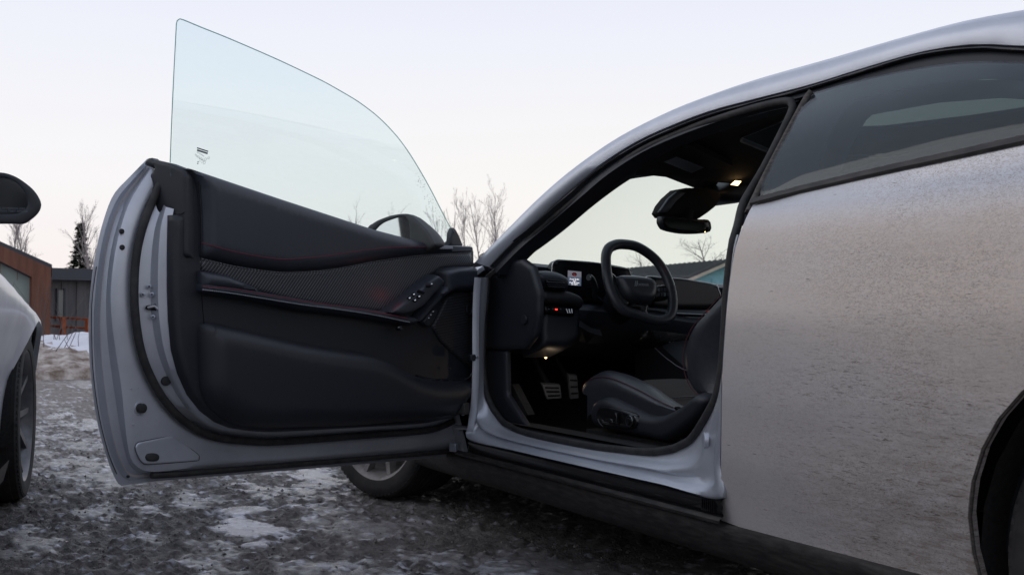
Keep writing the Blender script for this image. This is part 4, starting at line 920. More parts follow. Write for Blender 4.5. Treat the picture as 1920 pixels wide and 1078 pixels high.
for (x_, y_) in ((776, 552), (786, 556), (768, 559), (778, 563)):
    quadpx('window_switch', [(x_ - 4.6, y_ + .5), (x_ + .6, y_ - 3.6), (x_ + 5.4, y_ - 1.2), (x_ + .4, y_ + 3.6)], D, .058, 'screen', door, .004)
    quadpx('switch_icon', [(x_ - 1.6, y_ - .2), (x_ + .6, y_ - 1.9), (x_ + 2.4, y_ - 1.0), (x_ + .4, y_ + 1.2)], D, .0585, 'icon_white', door, .0006)
kb = dp((803, 534), .06)
lathe('mirror_knob', [(0, .014), (.0055, .014), (.0075, .010), (.0085, .0), (.010, -.004)], kb, ni, 'plastic', door, 20)
tube('knob_cap', [kb + ni * .014 + ua * .003 + Vector((0, 0, .002)), kb + ni * .014 - ua * .001 + Vector((0, 0, .004)), kb + ni * .014 - ua * .003 + Vector((0, 0, .002))], .0012, 'icon_white', door, 6)
quadpx('switch_recess', [(781, 548), (785, 543), (797, 548), (794, 552)], D, .0575, 'screen', door, .002)
pillow('pull_handle', [(822, 506), (850, 500), (887, 499), (888, 547), (860, 545), (842, 548), (822, 560), (803, 580), (784, 603), (772, 608), (772, 597), (790, 576), (826, 536)], D, .0, .045, .02, 'soft_trim', door, .012, back=.04)
pillow('speaker_grille', [(888, 549), (860, 547), (844, 550), (834, 560), (820, 590), (808, 612), (826, 642), (850, 664), (888, 696)], D, .0, .012, .008, 'grille', door, .015, back=.01)
ring_c = dp((880, 580), .016)
for r_ in (.019, .015): tube('speaker_ring', [ring_c + ua * math.cos(a) * r_ * .9 + Vector((0, 0, math.sin(a) * r_)) for a in np.linspace(0, 2 * math.pi, 30)[:-1]], .0022, 'plastic', door, 6, closed=True)
mp_ = pillow('memory_switch', [(790, 603), (808, 581), (816, 580), (820, 584), (806, 612), (799, 612)], D, .012, .010, .006, 'plastic', door, .01, back=.01)
for p in ((804, 596), (808, 590), (812, 584)): disc('switch_mark', dp(p, .0225), ni, .0012, .0008, 'icon_white', mp_, 8)
disc('lock_knob', dp((748, 615), .022), ni, .009, .012, 'plastic', door, 18)
disc('lock_cap', dp((747, 614), .034), ni, .0035, .002, 'steel', door, 12)
disc('lock_knob', dp((843, 691), .022), ni, .004, .006, 'plastic', door, 12)
pillow('map_pocket', [(378, 607), (400, 604), (440, 611), (560, 640), (640, 654), (690, 662), (725, 675), (755, 692), (780, 704), (820, 712), (878, 711), (880, 735), (864, 764), (848, 779), (700, 796), (560, 802), (500, 804), (446, 797), (405, 773), (384, 742), (378, 700)], D, -.005, .060, .055, 'plastic', door, .014, smooth_n=110, back=.05)
tube('pocket_lip', curve([(780, 704), (800, 709), (830, 712.5), (860, 712), (878, 708), (884, 700)], .045, 30), .003, 'gloss_black', door, 6)
tube('trim_seam', curve([(372, 330), (376, 400), (377, 482), (378, 545), (382, 600), (392, 680), (410, 740)], .012, 40), .0012, 'screen', door, 5)
# hinge end fittings
tube('check_strap', [dp((852, 800), -.05), Vector((.05, -.05, dp((852, 800), -.05).z))], .008, 'steel', door, 8)
box('hinge_bracket', dp((848, 845), -.09), ni * .03, ua * .02, (0, 0, .03), 'paint_dull', door, .003)
disc('bolt', dp((868, 776), .0), ni, .0065, .006, 'steel', door, 10)
tube('wire_boot', cat_rom([dp((884, 570), -.02), dp((893, 565), -.05), Vector((.06, -.03, dp((884, 600), 0).z))], 14), .014, 'rubber', door, 8)
tube('trim_clip', [dp((888, 556), .0), dp((893, 562), .0), dp((891, 570), .0), dp((893, 578), .0), dp((892, 586), .0)], .0016, 'steel', door, 5)

# glass
gb = (Vector((0, 0, 1)) + ni * .42); GLo = dp((600, 400), -.06); GF = Fr(GLo, ua, gb, ua.cross(gb))
if GF.n.dot(ni) < 0: GF.n = -GF.n
gp = [(319, 330), (319, 305), (324, 180), (330, 60), (331, 43), (334, 38), (341, 37), (380, 53), (430, 73), (520, 112), (600, 150), (640, 172), (670, 190), (700, 212), (722, 232), (745, 257), (765, 284), (785, 316), (805, 351), (822, 384), (838, 415), (850, 436), (862, 470), (800, 470), (700, 445), (520, 385), (400, 345)]
gpl = [GF.at(*p) for p in gp]
def gfn(a, b, d): return GF.P(a, b, -.10 * (b / .35) ** 2 if b > 0 else 0)
gpl = [GF.at(*p) for p in gp]
# correct the outline for the bow of the glass so the real curved pane follows the same line
def gfix(p):
    a, b = GF.at(*p)
    for _ in range(6):
        h = -.10 * (b / .35) ** 2 if b > 0 else 0
        a, b = GF.at(p[0], p[1], h)
    return a, b
gpl = [gfix(p) for p in gp]
win = sheet('window_glass', gpl, gfn, 'door_glass', door, sp=.025, solid=.004)
EG = [gfn(*gfix(p), 0) for p in gp[1:23]]
tube('glass_edge', even(cat_rom(EG, 160), 160), .0014, 'glass_edge', win, 6)
drops = []
for k in range(90):
    t = random.random(); x_ = 788 + 56 * t + random.uniform(-16, 0) ; y_ = 322 + 112 * t + random.uniform(-3, 12)
    a, b = gfix((x_, y_))
    if not inside((a, b), gpl): continue
    p = gfn(a, b, 0) + GF.n * .0045; r_ = random.uniform(.0006, .0016); drops.append(([p + GF.a.normalized() * math.cos(q) * r_ + GF.b.normalized() * math.sin(q) * r_ for q in np.linspace(0, 6.283, 7)[:-1]] + [p + GF.n * r_ * .5], [(i, (i + 1) % 6, 6) for i in range(6)]))
mk('water_drops', *join(drops), 'label_grey', win, 60)['kind'] = 'stuff'
# maker's marks printed on the glass, seen from behind
def gq(cx, cy, wd, ht, nm='glass_print', mt='print_grey'):
    s = .31; c = math.cos(s); n = math.sin(s)
    pts = [(cx + (x * c - y * n), cy + (x * n + y * c)) for x, y in ((-wd / 2, -ht / 2), (wd / 2, -ht / 2), (wd / 2, ht / 2), (-wd / 2, ht / 2))]
    v = []
    for p in pts:
        a, b = gfix(p); v.append(gfn(a, b, 0) + GF.n * .0045)
    mk(nm, v, [(0, 1, 2, 3)], mt, win, 0)
def gtext(s, cx, cy, size):
    a, b = gfix((cx, cy)); p = gfn(a, b, 0) + GF.n * .0046
    tl = (GF.a * math.cos(.30) + GF.b * math.sin(.30)).normalized(); ub = tl.cross(GF.n).normalized()
    if ub.z < 0: ub = -ub
    text('glass_print', s, p, tl, ub, size, 'print_grey', win, 0)
gq(378, 280, 22, 2.4); gq(377.5, 284, 21, 3.4)
gtext('LAMINATED', 374, 288.5, .0052); gtext('DOT 27 AS2 M50', 371, 293, .0042)
gtext('E6 43R-00', 376, 299, .0045); gtext('SOUND SCREEN', 372, 296, .004); gtext('E11 014', 374, 302.5, .004)
for c_, r_ in (((389, 295.5), .0030), ((383, 298), .0036), ((381, 304), .0036)):
    a, b = gfix(c_); p = gfn(a, b, 0) + GF.n * .0046
    tube('glass_print', [p + GF.a.normalized() * math.cos(t) * r_ + GF.b.normalized() * math.sin(t) * r_ for t in np.linspace(0, 6.283, 18)[:-1]], .0004, 'print_grey', win, 4, closed=True)
gq(369.5, 303, 2.2, 1.8); gq(368.8, 306, 2.2, 1.8)
# corner piece and mirror
pillow('mirror_sail', [(842, 462), (844, 438), (848, 428), (851, 427), (859, 442), (867, 462)], D, -.075, .008, .003, 'plastic', door, .01, back=.012)
MO = D.P(.10, .95, -.22); MA = -ni; MF = Fr(MO, (MA * .98 - ua * .18).normalized(), (0, 0, 1), ((ua * .98 + MA * .18)).normalized())
me_ = empty('door_mirror', MO - origin(door)); me_.parent = door
hou = [(691, 426), (700, 419), (712, 412), (735, 404), (759, 401), (771, 404), (789, 419), (802, 433), (812, 450), (815, 462), (790, 475), (740, 478), (700, 465), (690, 445)]
opn = [(704, 431), (717, 419), (738, 410.5), (753, 407), (763, 409.5), (768, 420), (770, 450), (768, 464), (740, 470), (704, 458), (698, 444)]
pl = [MF.at(*p) for p in hou]; pl = [tuple(p)[:2] for p in cat_rom([(a, b, 0) for a, b in pl], 60, True)]
ho = [MF.at(*p) for p in opn]; ho = [tuple(p)[:2] for p in cat_rom([(a, b, 0) for a, b in ho], 50, True)]
sheet('mirror_housing', pl, lambda a, b, d: MF.P(a, b, -.10 * math.sqrt(max(0, 1 - (1 - min(d / .07, 1)) ** 2))), 'flap', me_, sp=.012, rings=(.002, .007, .018, .035))
sheet('mirror_bezel', pl, lambda a, b, d: MF.P(a, b, .006 * math.sqrt(max(0, 1 - (1 - min(d / .008, 1)) ** 2))), 'flap', me_, [ho], sp=.012, rings=(.001, .003, .008))
sheet('mirror_pane', ho, lambda a, b, d: MF.P(a, b, -.004), 'mirror_glass', me_, sp=.03, solid=.003)
tube('mirror_arm', [MO + MA * -.03 + Vector((0, 0, -.05)) - MF.n * .04, dp((850, 455), -.10)], .02, 'flap', me_, 8)

# ================================================================ ground: gravelly asphalt with rutted ice
rng = np.random.RandomState(5)
def vnoise(X, Y, sc, seed):
    r = np.random.RandomState(seed); T = r.rand(256, 256)
    x = X * sc; y = Y * sc; xi = np.floor(x).astype(int); yi_ = np.floor(y).astype(int); fx = x - xi; fy = y - yi_
    fx = fx * fx * (3 - 2 * fx); fy = fy * fy * (3 - 2 * fy); g = lambda i, j: T[i % 256, j % 256]
    return (g(xi, yi_) * (1 - fx) + g(xi + 1, yi_) * fx) * (1 - fy) + (g(xi, yi_ + 1) * (1 - fx) + g(xi + 1, yi_ + 1) * fx) * fy
def fbm(X, Y, sc, oct_, seed, gain=.5):
    a = 1; s = 0; t = 0
    for k in range(oct_): s = s + a * vnoise(X, Y, sc * 2 ** k, seed + k); t += a; a *= gain
    return s / t
def sstep(v, a, b): t = np.clip((v - a) / (b - a), 0, 1); return t * t * (3 - 2 * t)
def axis(segs):
    r = []
    for a, b, s in segs: r += list(np.arange(a, b, s))
    return np.array(r + [segs[-1][1]])
gx = axis([(-6, -2.2, .08), (-2.2, 1.6, .013), (1.6, 5, .028), (5, 9, .06), (9, 20, .16), (20, 30, .6)]); gy = axis([(-6, -1.6, .12), (-1.6, 1.9, .013), (1.9, 4, .06), (4, 12, .3)])
GX, GY = np.meshgrid(gx, gy, indexing='ij')
def blob(p, sx, sy, ang=0):
    q = onz(p[0], p[1]); dx = GX - q.x; dy = GY - q.y; c, s = math.cos(ang), math.sin(ang)
    return np.exp(-(((dx * c + dy * s) / sx) ** 2 + ((-dx * s + dy * c) / sy) ** 2))
wx = (fbm(GX, GY, 5, 4, 401, .6) - .5) * .22; base = fbm(GX * .75 + wx, GY * 1.6 - wx, 3.1, 8, 11, .64)
fin = (fbm(GX, GY * 1.5, 34, 3, 501, .7) - .5); ice = sstep(base + fin * .24, .50, .66) * .55
ice = np.maximum(ice, sstep(fbm(GX, GY, 5, 6, 31, .6) + .0 + .42 * (blob((470, 985), .22, .10, .3) + blob((440, 960), .12, .10)), .70, .78))
dirtier = sstep(fbm(GX, GY, 1.1, 5, 71, .6), .42, .6)
for p, sx, sy, a_, k in (((820, 1040), .30, .12, .2, .9), ((700, 985), .22, .10, .1, .75), ((600, 895), .35, .16, 0, .9), ((300, 850), .50, .22, .2, .85), ((120, 820), .9, .25, .2, .55), ((60, 1010), .30, .09, .1, .8), ((150, 870), .5, .2, .1, .6), ((560, 915), .3, .1, 0, .8), ((740, 1075), .25, .06, 0, 1.0), ((950, 1060), .30, .12, .2, .7), ((1080, 1010), .30, .10, .2, .55), ((640, 1060), .28, .10, .1, .8), ((380, 1060), .25, .08, .1, .6), ((520, 920), .4, .16, .1, .9), ((200, 800), 1.2, .3, .2, .8), ((115, 777), .12, .35, 1.2, 1.0)):
    bl_ = blob(p, sx, sy, a_); ice = np.maximum(ice, sstep(bl_ * (1.0) + (base - .5) * 1.6 + (fbm(GX * .8 + wx, GY * 1.4, 16, 5, 91, .68) - .5) * 2.2 + fin * 1.1, .42, .95) * k)
white = sstep(.9 * (blob((470, 988), .17, .07, .3) + .9 * blob((445, 970), .13, .06)) + (fbm(GX, GY, 11, 6, 131, .72) - .5) * 2.8 + fin * 2.4, .52, .80)
white = np.maximum(white, .6 * sstep(ice * (fbm(GX, GY, 6, 5, 171, .6)), .44, .58))
gravel = fbm(GX, GY, 38, 3, 51, .6); rough_ = fbm(GX, GY, 11, 4, 61, .6)
far_f = sstep(GX, 4.5, 7.5)
Z = (rough_ - .5) * .020 * (1 - np.clip(ice * 1.3, 0, .9)) + np.maximum(gravel - .48, 0) * .055 * (1 - ice) + ice * .010 + (fbm(GX, GY, .5, 3, 41) - .5) * .03
Z -= .008
nx, ny = GX.shape
co3 = np.stack([GX, GY, Z], -1).reshape(-1, 3)
I = np.arange(nx * ny).reshape(nx, ny)
q = np.stack([I[:-1, :-1], I[1:, :-1], I[1:, 1:], I[:-1, 1:]], -1).reshape(-1, 4)
me = bpy.data.meshes.new('ground'); me.vertices.add(len(co3)); me.vertices.foreach_set('co', co3.ravel())
me.loops.add(q.size); me.loops.foreach_set('vertex_index', q.ravel()); me.polygons.add(len(q)); me.polygons.foreach_set('loop_start', np.arange(0, q.size, 4)); me.polygons.foreach_set('loop_total', np.full(len(q), 4))
me.polygons.foreach_set('use_smooth', np.ones(len(q), bool)); me.update()
ca = me.color_attributes.new('cover', 'FLOAT_COLOR', 'POINT')
ca.data.foreach_set('color', np.stack([ice, white, far_f, dirtier], -1).reshape(-1).astype(np.float32))
def ground_mat():
    m = mat('ground', (.1, .1, .1), .8); nt = m.node_tree; b = nt.nodes['Principled BSDF']; N = nt.nodes.new; L = nt.links.new
    at = N('ShaderNodeAttribute'); at.attribute_name = 'cover'; sp = N('ShaderNodeSeparateColor'); L(at.outputs['Color'], sp.inputs[0])
    tc = N('ShaderNodeTexCoord')
    def noise(s, d=5, r=.6):
        n = N('ShaderNodeTexNoise'); n.inputs['Scale'].default_value = s; n.inputs['Detail'].default_value = d; n.inputs['Roughness'].default_value = r; L(tc.outputs['Object'], n.inputs['Vector']); return n.outputs[0]
    def ramp(v, a, ca_, b_, cb):
        r = N('ShaderNodeValToRGB'); r.color_ramp.elements[0].position = a; r.color_ramp.elements[1].position = b_; r.color_ramp.elements[0].color = (*ca_, 1); r.color_ramp.elements[1].color = (*cb, 1); L(v, r.inputs[0]); return r.outputs[0]
    def mix(f, a, c):
        r = N('ShaderNodeMix'); r.data_type = 'RGBA'; L(f, r.inputs[0]); L(a, r.inputs[6]) if not isinstance(a, tuple) else None; L(c, r.inputs[7]); return r.outputs[2]
    vo = N('ShaderNodeTexVoronoi'); vo.inputs['Scale'].default_value = 75; L(tc.outputs['Object'], vo.inputs['Vector'])
    stones = ramp(vo.outputs['Color'], .0, (.032, .029, .028), 1.0, (.30, .27, .25))
    grit = ramp(noise(28, 8, .7), .35, (.038, .034, .032), .72, (.25, .22, .205))
    g = mix(noise(9), stones, grit)
    brown = ramp(noise(5, 8, .65), .3, (.14, .12, .105), .7, (.32, .275, .24))
    g = mix(sp.outputs['Blue'], g, brown)
    icec = ramp(noise(13, 9, .7), .3, (.10, .092, .088), .70, (.46, .445, .45))
    c = mix(sp.outputs['Red'], g, icec)
    wc = ramp(noise(60, 4), .3, (.45, .45, .49), .7, (.74, .74, .80))
    c = mix(sp.outputs['Green'], c, wc)
    L(c, b.inputs['Base Color'])
    rr = N('ShaderNodeMapRange'); rr.inputs[3].default_value = .55; rr.inputs[4].default_value = .14; L(sp.outputs['Red'], rr.inputs[0]); L(rr.outputs[0], b.inputs['Roughness'])
    bp = N('ShaderNodeBump'); bp.inputs['Distance'].default_value = .02; bs_ = N('ShaderNodeMapRange'); bs_.inputs[2].default_value = .5; bs_.inputs[3].default_value = 1.0; bs_.inputs[4].default_value = .32; L(sp.outputs['Red'], bs_.inputs[0]); L(bs_.outputs[0], bp.inputs['Strength']); L(noise(95, 8, .75), bp.inputs['Height']); L(bp.outputs[0], b.inputs['Normal'])
ground_mat(); me.materials.append(M['ground'])
go = bpy.data.objects.new('ground', me); COL.objects.link(go); kind(go)
noisy('field', (.10, .09, .085), (.34, .33, .34), .35, .9, lo=.35, hi=.6)
ogv, ogf = [], []
outer = mk('terrain', [(-1500, -1500, -.10), (1500, -1500, -.10), (1500, 1500, -.10), (-1500, 1500, -.10)], [(0, 1, 2, 3)], 'field', None, 0); kind(outer)
# loose stones
noisy('stone', (.05, .047, .046), (.30, .28, .265), 22, .8)
SV, SF = [], []
octa = [(1, 0, 0), (0, 1, 0), (-1, 0, 0), (0, -1, 0), (0, 0, 1), (0, 0, -1)]; of = [(0, 1, 4), (1, 2, 4), (2, 3, 4), (3, 0, 4), (1, 0, 5), (2, 1, 5), (3, 2, 5), (0, 3, 5)]
ix = rng.randint(0, nx - 1, 60000); iy = rng.randint(0, ny - 1, 60000); cnt_ = 0
for i, j in zip(ix, iy):
    if GX[i, j] < -2.4 or GX[i, j] > 6 or GY[i, j] < -1.6 or GY[i, j] > 2.2 or (ice[i, j] > .45 and rng.rand() > .12): continue
    r_ = .0018 + .0075 * rng.rand() ** 5; b0 = len(SV); a = rng.rand() * 6.28; cz, sz = math.cos(a), math.sin(a)
    s1, s2, s3 = r_ * (.7 + .6 * rng.rand()), r_ * (.7 + .6 * rng.rand()), r_ * (.45 + .4 * rng.rand())
    x0, y0, z0 = GX[i, j] + rng.rand() * .01, GY[i, j] + rng.rand() * .01, Z[i, j] + s3 * .4
    for x, y, z in octa: SV.append((x0 + (x * cz * s1 - y * sz * s2), y0 + (x * sz * s1 + y * cz * s2), z0 + z * s3))
    SF += [tuple(k + b0 for k in f) for f in of]; cnt_ += 1
    if cnt_ > 26000: break
kind(mk('loose_gravel', SV, SF, 'stone', None, 0), 'stuff')

# snow bank along the far side of the yard
noisy('snow', (.70, .70, .76), (.80, .80, .85), 4, .8, bump=.5, bscale=9, bdist=.05)
noisy('dirty_snow', (.16, .115, .085), (.58, .52, .48), 6, .9, bump=.6, bscale=14, bdist=.04, detail=10, lo=.38, hi=.66)
sbx = np.linspace(10.2, 19, 90); sby = np.linspace(-7, 12, 190); BX, BY = np.meshgrid(sbx, sby, indexing='ij')
prof_ = np.clip((BX - 10.2) / 2.2, 0, 1); H = .50 * prof_ ** .8 * (.55 + .7 * fbm(BX, BY, .45, 4, 201)) + (fbm(BX, BY, 2.2, 4, 221, .6) - .5) * .30 * (prof_ > 0)
H = H * np.clip((19 - BX) / 4, 0, 1) ** .5 - .12 * (prof_ < .03)
V = [(BX[i, j], BY[i, j], H[i, j]) for i in range(90) for j in range(190)]
sb_ = mk('snow_bank', V, [(i * 190 + j, i * 190 + j + 1, (i + 1) * 190 + j + 1, (i + 1) * 190 + j) for i in range(89) for j in range(189)], 'snow', None, 180); kind(sb_)
sb_.data.materials.append(M['dirty_snow'])
for p in sb_.data.polygons:
    if sb_.data.vertices[p.vertices[0]].co.z < .34 + .10 * math.sin(sb_.data.vertices[p.vertices[0]].co.y * 2.1) + random.uniform(-.05, .05): p.material_index = 1

# ================================================================ buildings
def wbox(name, p0, ux, uy, h0, h1, w_, d_, mt, parent):
    """box standing at p0, width w_ along ux, depth d_ along uy, from h0 to h1"""
    o = Vector((p0.x, p0.y, h0)); return box(name, o, ux * w_, uy * d_, Vector((0, 0, h1 - h0)), mt, parent)
noisy('rust_wood', (.13, .055, .036), (.20, .085, .055), 1.5, .85, stretch=(6, 6, .6))
noisy('grey_siding', (.075, .075, .082), (.12, .12, .128), 1.2, .8, stretch=(5, 5, .3))
mat('dark_fascia', (.045, .05, .065), .6); mat('window_pale', (.32, .38, .36), .12, .0); mat('window_dull', (.16, .17, .165), .15)
noisy('orange_wood', (.34, .085, .03), (.46, .13, .05), 4, .8)
noisy('roof_metal', (.05, .052, .055), (.075, .078, .08), 3, .45, metal=.2)
noisy('teal_siding', (.17, .36, .39), (.23, .44, .46), 2, .8); noisy('fascia_wood', (.48, .40, .32), (.58, .49, .40), 3, .8)
# rust-brown hall with the sloping roof
P1 = far(95, 585, 24); P1.z = 0; dirL = Vector((.10, .995, 0)).normalized(); back_ = Vector((-dirL.y, dirL.x, 0)); back_ = back_ if back_.x > 0 else -back_
hall = empty('wooden_hall', P1.copy(), 'rust-brown wooden hall with a sloping roof and one large pane, at the left edge', 'building')
zt = .8 + (585 - 503) / F * 24
zl = zt + 6 * .47 - .8
ptop = P1 + dirL * 6
wall = [P1 + Vector((0, 0, -.3)), P1 + Vector((0, 0, zt)), ptop + Vector((0, 0, zl + .8)), ptop + Vector((0, 0, -.3))]
def on_hall(x, y): return hit(x, y, P1, back_)
H_ = Fr(P1, dirL, (0, 0, 1), -back_)
s_ = .47
wo = [(0, -.3), (0, zt), (5, zt + 5 * s_), (10, zt), (10, -.3)]
win_ = [H_.at(*p) for p in [(60, 520), (14, 497), (-40, 470), (-40, 585), (60, 585)]]
sheet('wall', wo, lambda a, b, d: H_.P(a, b, 0), 'rust_wood', hall, [win_], sp=1.2, solid=.2, off=-1, smooth=0)
sheet('window', win_, lambda a, b, d: H_.P(a, b, -.10), 'window_pale', hall, sp=2, solid=.03, smooth=0)
for p, q_ in (((60, 520), (60, 585)), ((60, 585), (-40, 585)), ((60, 520), (-40, 470))):
    a1, b1 = H_.at(*p), H_.at(*q_); tube('window_frame', [H_.P(*a1, .02), H_.P(*a1, .02).lerp(H_.P(*q_[:0], 0) if False else H_.P(*b1, .02), 1)], .05, 'dark_fascia', hall, 4)
for a in np.arange(.35, 4.9, .35):
    zz = zt + s_ * a
    V, Fc = box_vf(H_.P(a, zz - .62, .0), dirL * .012, -back_ * .02, Vector((0, 0, .55))); mk('board', V, Fc, 'rust_wood', hall, 0)
rv, rf = box_vf(P1 + dirL * -.02 + Vector((0, 0, zt - .02 * s_)) - back_ * .15, dirL * 5.02 + Vector((0, 0, 5.02 * s_)), back_ * 8, (0, 0, .09)); mk('roof', rv, rf, 'dark_fascia', hall, 0)
rv, rf = box_vf(P1 + dirL * 10 + Vector((0, 0, zt)) - back_ * .15, dirL * -5.0 + Vector((0, 0, 5.0 * s_)), back_ * 8, (0, 0, .09)); mk('roof', rv, rf, 'dark_fascia', hall, 0)
wbox('side_wall', P1 - dirL * .0, back_, dirL, -.3, zt, 7, .15, 'rust_wood', hall)
wbox('corner_board', P1 - back_ * .06, dirL, back_, -.3, zt - .05, .45, .05, 'rust_wood', hall)
# dark flat-roofed annex behind
P2 = far(92, 585, 30); P2.z = 0; P3 = far(330, 585, 33); P3.z = 0; ux = (P3 - P2).normalized(); uy = Vector((-ux.y, ux.x, 0)); uy = uy if uy.x > 0 else -uy
ann = empty('annex', P2.copy(), 'dark grey flat-roofed annex with a narrow upright window behind the orange railing', 'building')
z1 = .8 + (585 - 503) / F * 30; z0 = .8 + (585 - 525) / F * 30
wbox('wall', P2 - ux * 2, ux, uy, -.3, z0, 12, 6, 'grey_siding', ann)
wbox('roof_fascia', P2 - ux * 2.2 - uy * .4, ux, uy, z0 + .002, z1, 12.4, 6.6, 'dark_fascia', ann)
A2 = Fr(P2, ux, (0, 0, 1), -uy)
def apx(p): return A2.at(*p)
a0, b0 = apx((107, 598)); a1, b1 = apx((118, 544))
wn = box('window', A2.P(a0, b0, .01), ux * (a1 - a0), -uy * .04, (0, 0, b1 - b0), 'window_dull', ann)
for xx in (a0 - .05, a1): box('window_frame', A2.P(xx, b0 - .05, .01), ux * .05, -uy * .07, (0, 0, b1 - b0 + .1), 'dark_fascia', wn)
for k in range(26):
    V, Fc = box_vf(A2.P(-1.9 + k * .45, -.2, .0), ux * .05, -uy * .03, (0, 0, z0 + .15)); mk('siding_batten', V, Fc, 'grey_siding', ann, 0)
# orange railing in front
Rr = Fr(far(95, 600, 26), (far(260, 600, 24) - far(95, 600, 26)).normalized(), (0, 0, 1), (1, 0, 0)); Rr.a.z = 0; Rr.a.normalize(); Rr.n = Rr.a.cross(Vector((0, 0, 1)))
rail_ = empty('ramp_railing', Vector((Rr.o.x, Rr.o.y, 0)), 'orange-red wooden ramp railing in front of the dark annex', 'railing')
zr = Rr.o.z
for zz, sl in ((.66, -.03), (.44, -.03), (.22, -.03)):
    box('rail', Vector((Rr.o.x, Rr.o.y, zz)) - Rr.a * .5, Rr.a * 6 + Vector((0, 0, 6 * sl)), Rr.n * .05, (0, 0, .055), 'orange_wood', rail_)
for k in range(6):
    box('post', Vector((Rr.o.x, Rr.o.y, -.2)) + Rr.a * (k * 1.05 - .4) + Rr.n * .055, Rr.a * .11, Rr.n * .11, (0, 0, .90 - .03 * k), 'orange_wood', rail_)
# teal house seen through the windscreen
A = far(1364, 492, 60); ridge = far(1235, 502, 67.8) - A; ridge.z = 0; rl = ridge.length; ridge.normalize(); pr_ = Vector((-ridge.y, ridge.x, 0)); ea = far(1297, 522, 59.2)
if pr_.dot(Vector((ea.x - A.x, ea.y - A.y, 0))) < 0: pr_ = -pr_
hs_ = 2.45; dz = A.z - ea.z; base_ = Vector((A.x, A.y, 0))
house = empty('teal_house', base_, 'small teal-sided house with a dark standing-seam metal roof, seen through the windscreen', 'building')
def hp(s, l, z): return base_ + pr_ * s + ridge * l + Vector((0, 0, z))
mk('wall', [hp(-2.3, .35, -.3), hp(2.1, .35, -.3), hp(2.1, .35, A.z - dz * 2.1 / hs_ - .1), hp(0, .35, A.z - .12), hp(-2.3, .35, A.z - dz * 2.3 / hs_ - .1), hp(-2.3, 12, -.3), hp(2.1, 12, -.3), hp(2.1, 12, A.z - dz * 2.1 / hs_ - .1), hp(0, 12, A.z - .12), hp(-2.3, 12, A.z - dz * 2.3 / hs_ - .1)], [(0, 1, 2, 3, 4), (5, 9, 8, 7, 6), (1, 6, 7, 2), (0, 4, 9, 5), (2, 7, 8, 3), (3, 8, 9, 4)], 'teal_siding', house, 0)
for s in (1, -1):
    V = [hp(0, 0, A.z), hp(s * hs_ * 1.35, 0, A.z - dz * 1.35), hp(s * hs_ * 1.35, 13, A.z - dz * 1.35), hp(0, 13, A.z)]; V += [v + Vector((0, 0, .10)) for v in V]
    rf_ = mk('roof', V, [(0, 3, 2, 1), (4, 5, 6, 7), (0, 1, 5, 4), (1, 2, 6, 5), (2, 3, 7, 6), (3, 0, 4, 7)], 'roof_metal', house, 0)
    V2 = [hp(0, -.04, A.z - .16), hp(s * hs_ * 1.35, -.04, A.z - dz * 1.35 - .16), hp(s * hs_ * 1.35, -.04, A.z - dz * 1.35 + .02), hp(0, -.04, A.z + .02)]; V2 += [v + ridge * .035 for v in V2]
    mk('rake_board', V2, [(0, 1, 2, 3), (7, 6, 5, 4), (0, 4, 5, 1), (1, 5, 6, 2), (2, 6, 7, 3), (3, 7, 4, 0)], 'fascia_wood', house, 0)
    for k in range(22):
        p0 = hp(0, .1 + k * .6, A.z + .10); p1 = hp(s * hs_ * 1.35, .1 + k * .6, A.z - dz * 1.35 + .10); mk('roof_seam', *box_vf(p0, p1 - p0, ridge * .07, (0, 0, .12)), 'roof_metal', rf_, 0)
for s in (-1.2, -.2, .8):
    box('siding_joint', hp(s, .33, -.2), pr_ * .05, -ridge * .03, (0, 0, A.z - .5 - abs(s) * .3), 'teal_siding', house)

# ================================================================ trees
noisy('bark_grey', (.28, .245, .24), (.40, .355, .345), 6, .9); noisy('bark_dark', (.05, .042, .04), (.09, .078, .072), 6, .9); noisy('needles', (.018, .028, .016), (.05, .062, .032), 3, .9)
def bare_tree(name, base, height, seed, label, group, mt='bark_grey', form='upright', r0=.07, levels=4, nb=9):
    rd = random.Random(seed); root = empty(name, base, label, 'tree', group); trunk = []; twig = []
    def br(p, d, ln, r, lev, into):
        n = 5; P = [p]; q = p.copy(); dd = d.copy()
        for k in range(n):
            dd = (dd + Vector((rd.uniform(-1, 1), rd.uniform(-1, 1), rd.uniform(-.4, .9) if form == 'upright' else rd.uniform(-.6, .5))) * (.10 if lev == 0 else .22)).normalized(); q = q + dd * (ln / n); P.append(q.copy())
        into.append(tube_vf(P, lambda t: max(r * (1 - .82 * t), .003), 5 if lev == 0 else 3))
        if lev >= levels: return
        m_ = nb * (3 if lev == 0 else 1) if lev < levels - 1 else nb - 3
        for k in range(m_):
            t = rd.uniform(.18 if lev == 0 else .12, .98); i = min(int(t * n), n - 1); s = P[i].lerp(P[i + 1], t * n - i)
            ax = (P[i + 1] - P[i]).normalized(); sd = ax.orthogonal().normalized(); sd = Matrix.Rotation(rd.uniform(0, 6.28), 3, ax) @ sd
            sp_ = rd.uniform(.22, .5) if form == 'upright' else rd.uniform(.7, 1.3)
            nd = (ax + sd * sp_).normalized()
            br(s, nd, ln * (.42 if lev == 0 and form == 'upright' else .52) * rd.uniform(.55, 1.1) * (1.15 - .6 * t), max(r * .38 * (1 - .5 * t), .004), lev + 1, twig)
    br(Vector(base), Vector((rd.uniform(-.05, .05), rd.uniform(-.05, .05), 1)).normalized(), height, r0, 0, trunk)
    mk('trunk', *join(trunk), mt, root, 60)
    c = mk('branches', *join(twig), mt, root, 60); c['kind'] = 'stuff'
    return root
def gpt(pxx, depth): p = far(pxx, 585, depth); p.z = 0; return p
def hpx(py, depth): return .8 + (585 - py) / F * depth
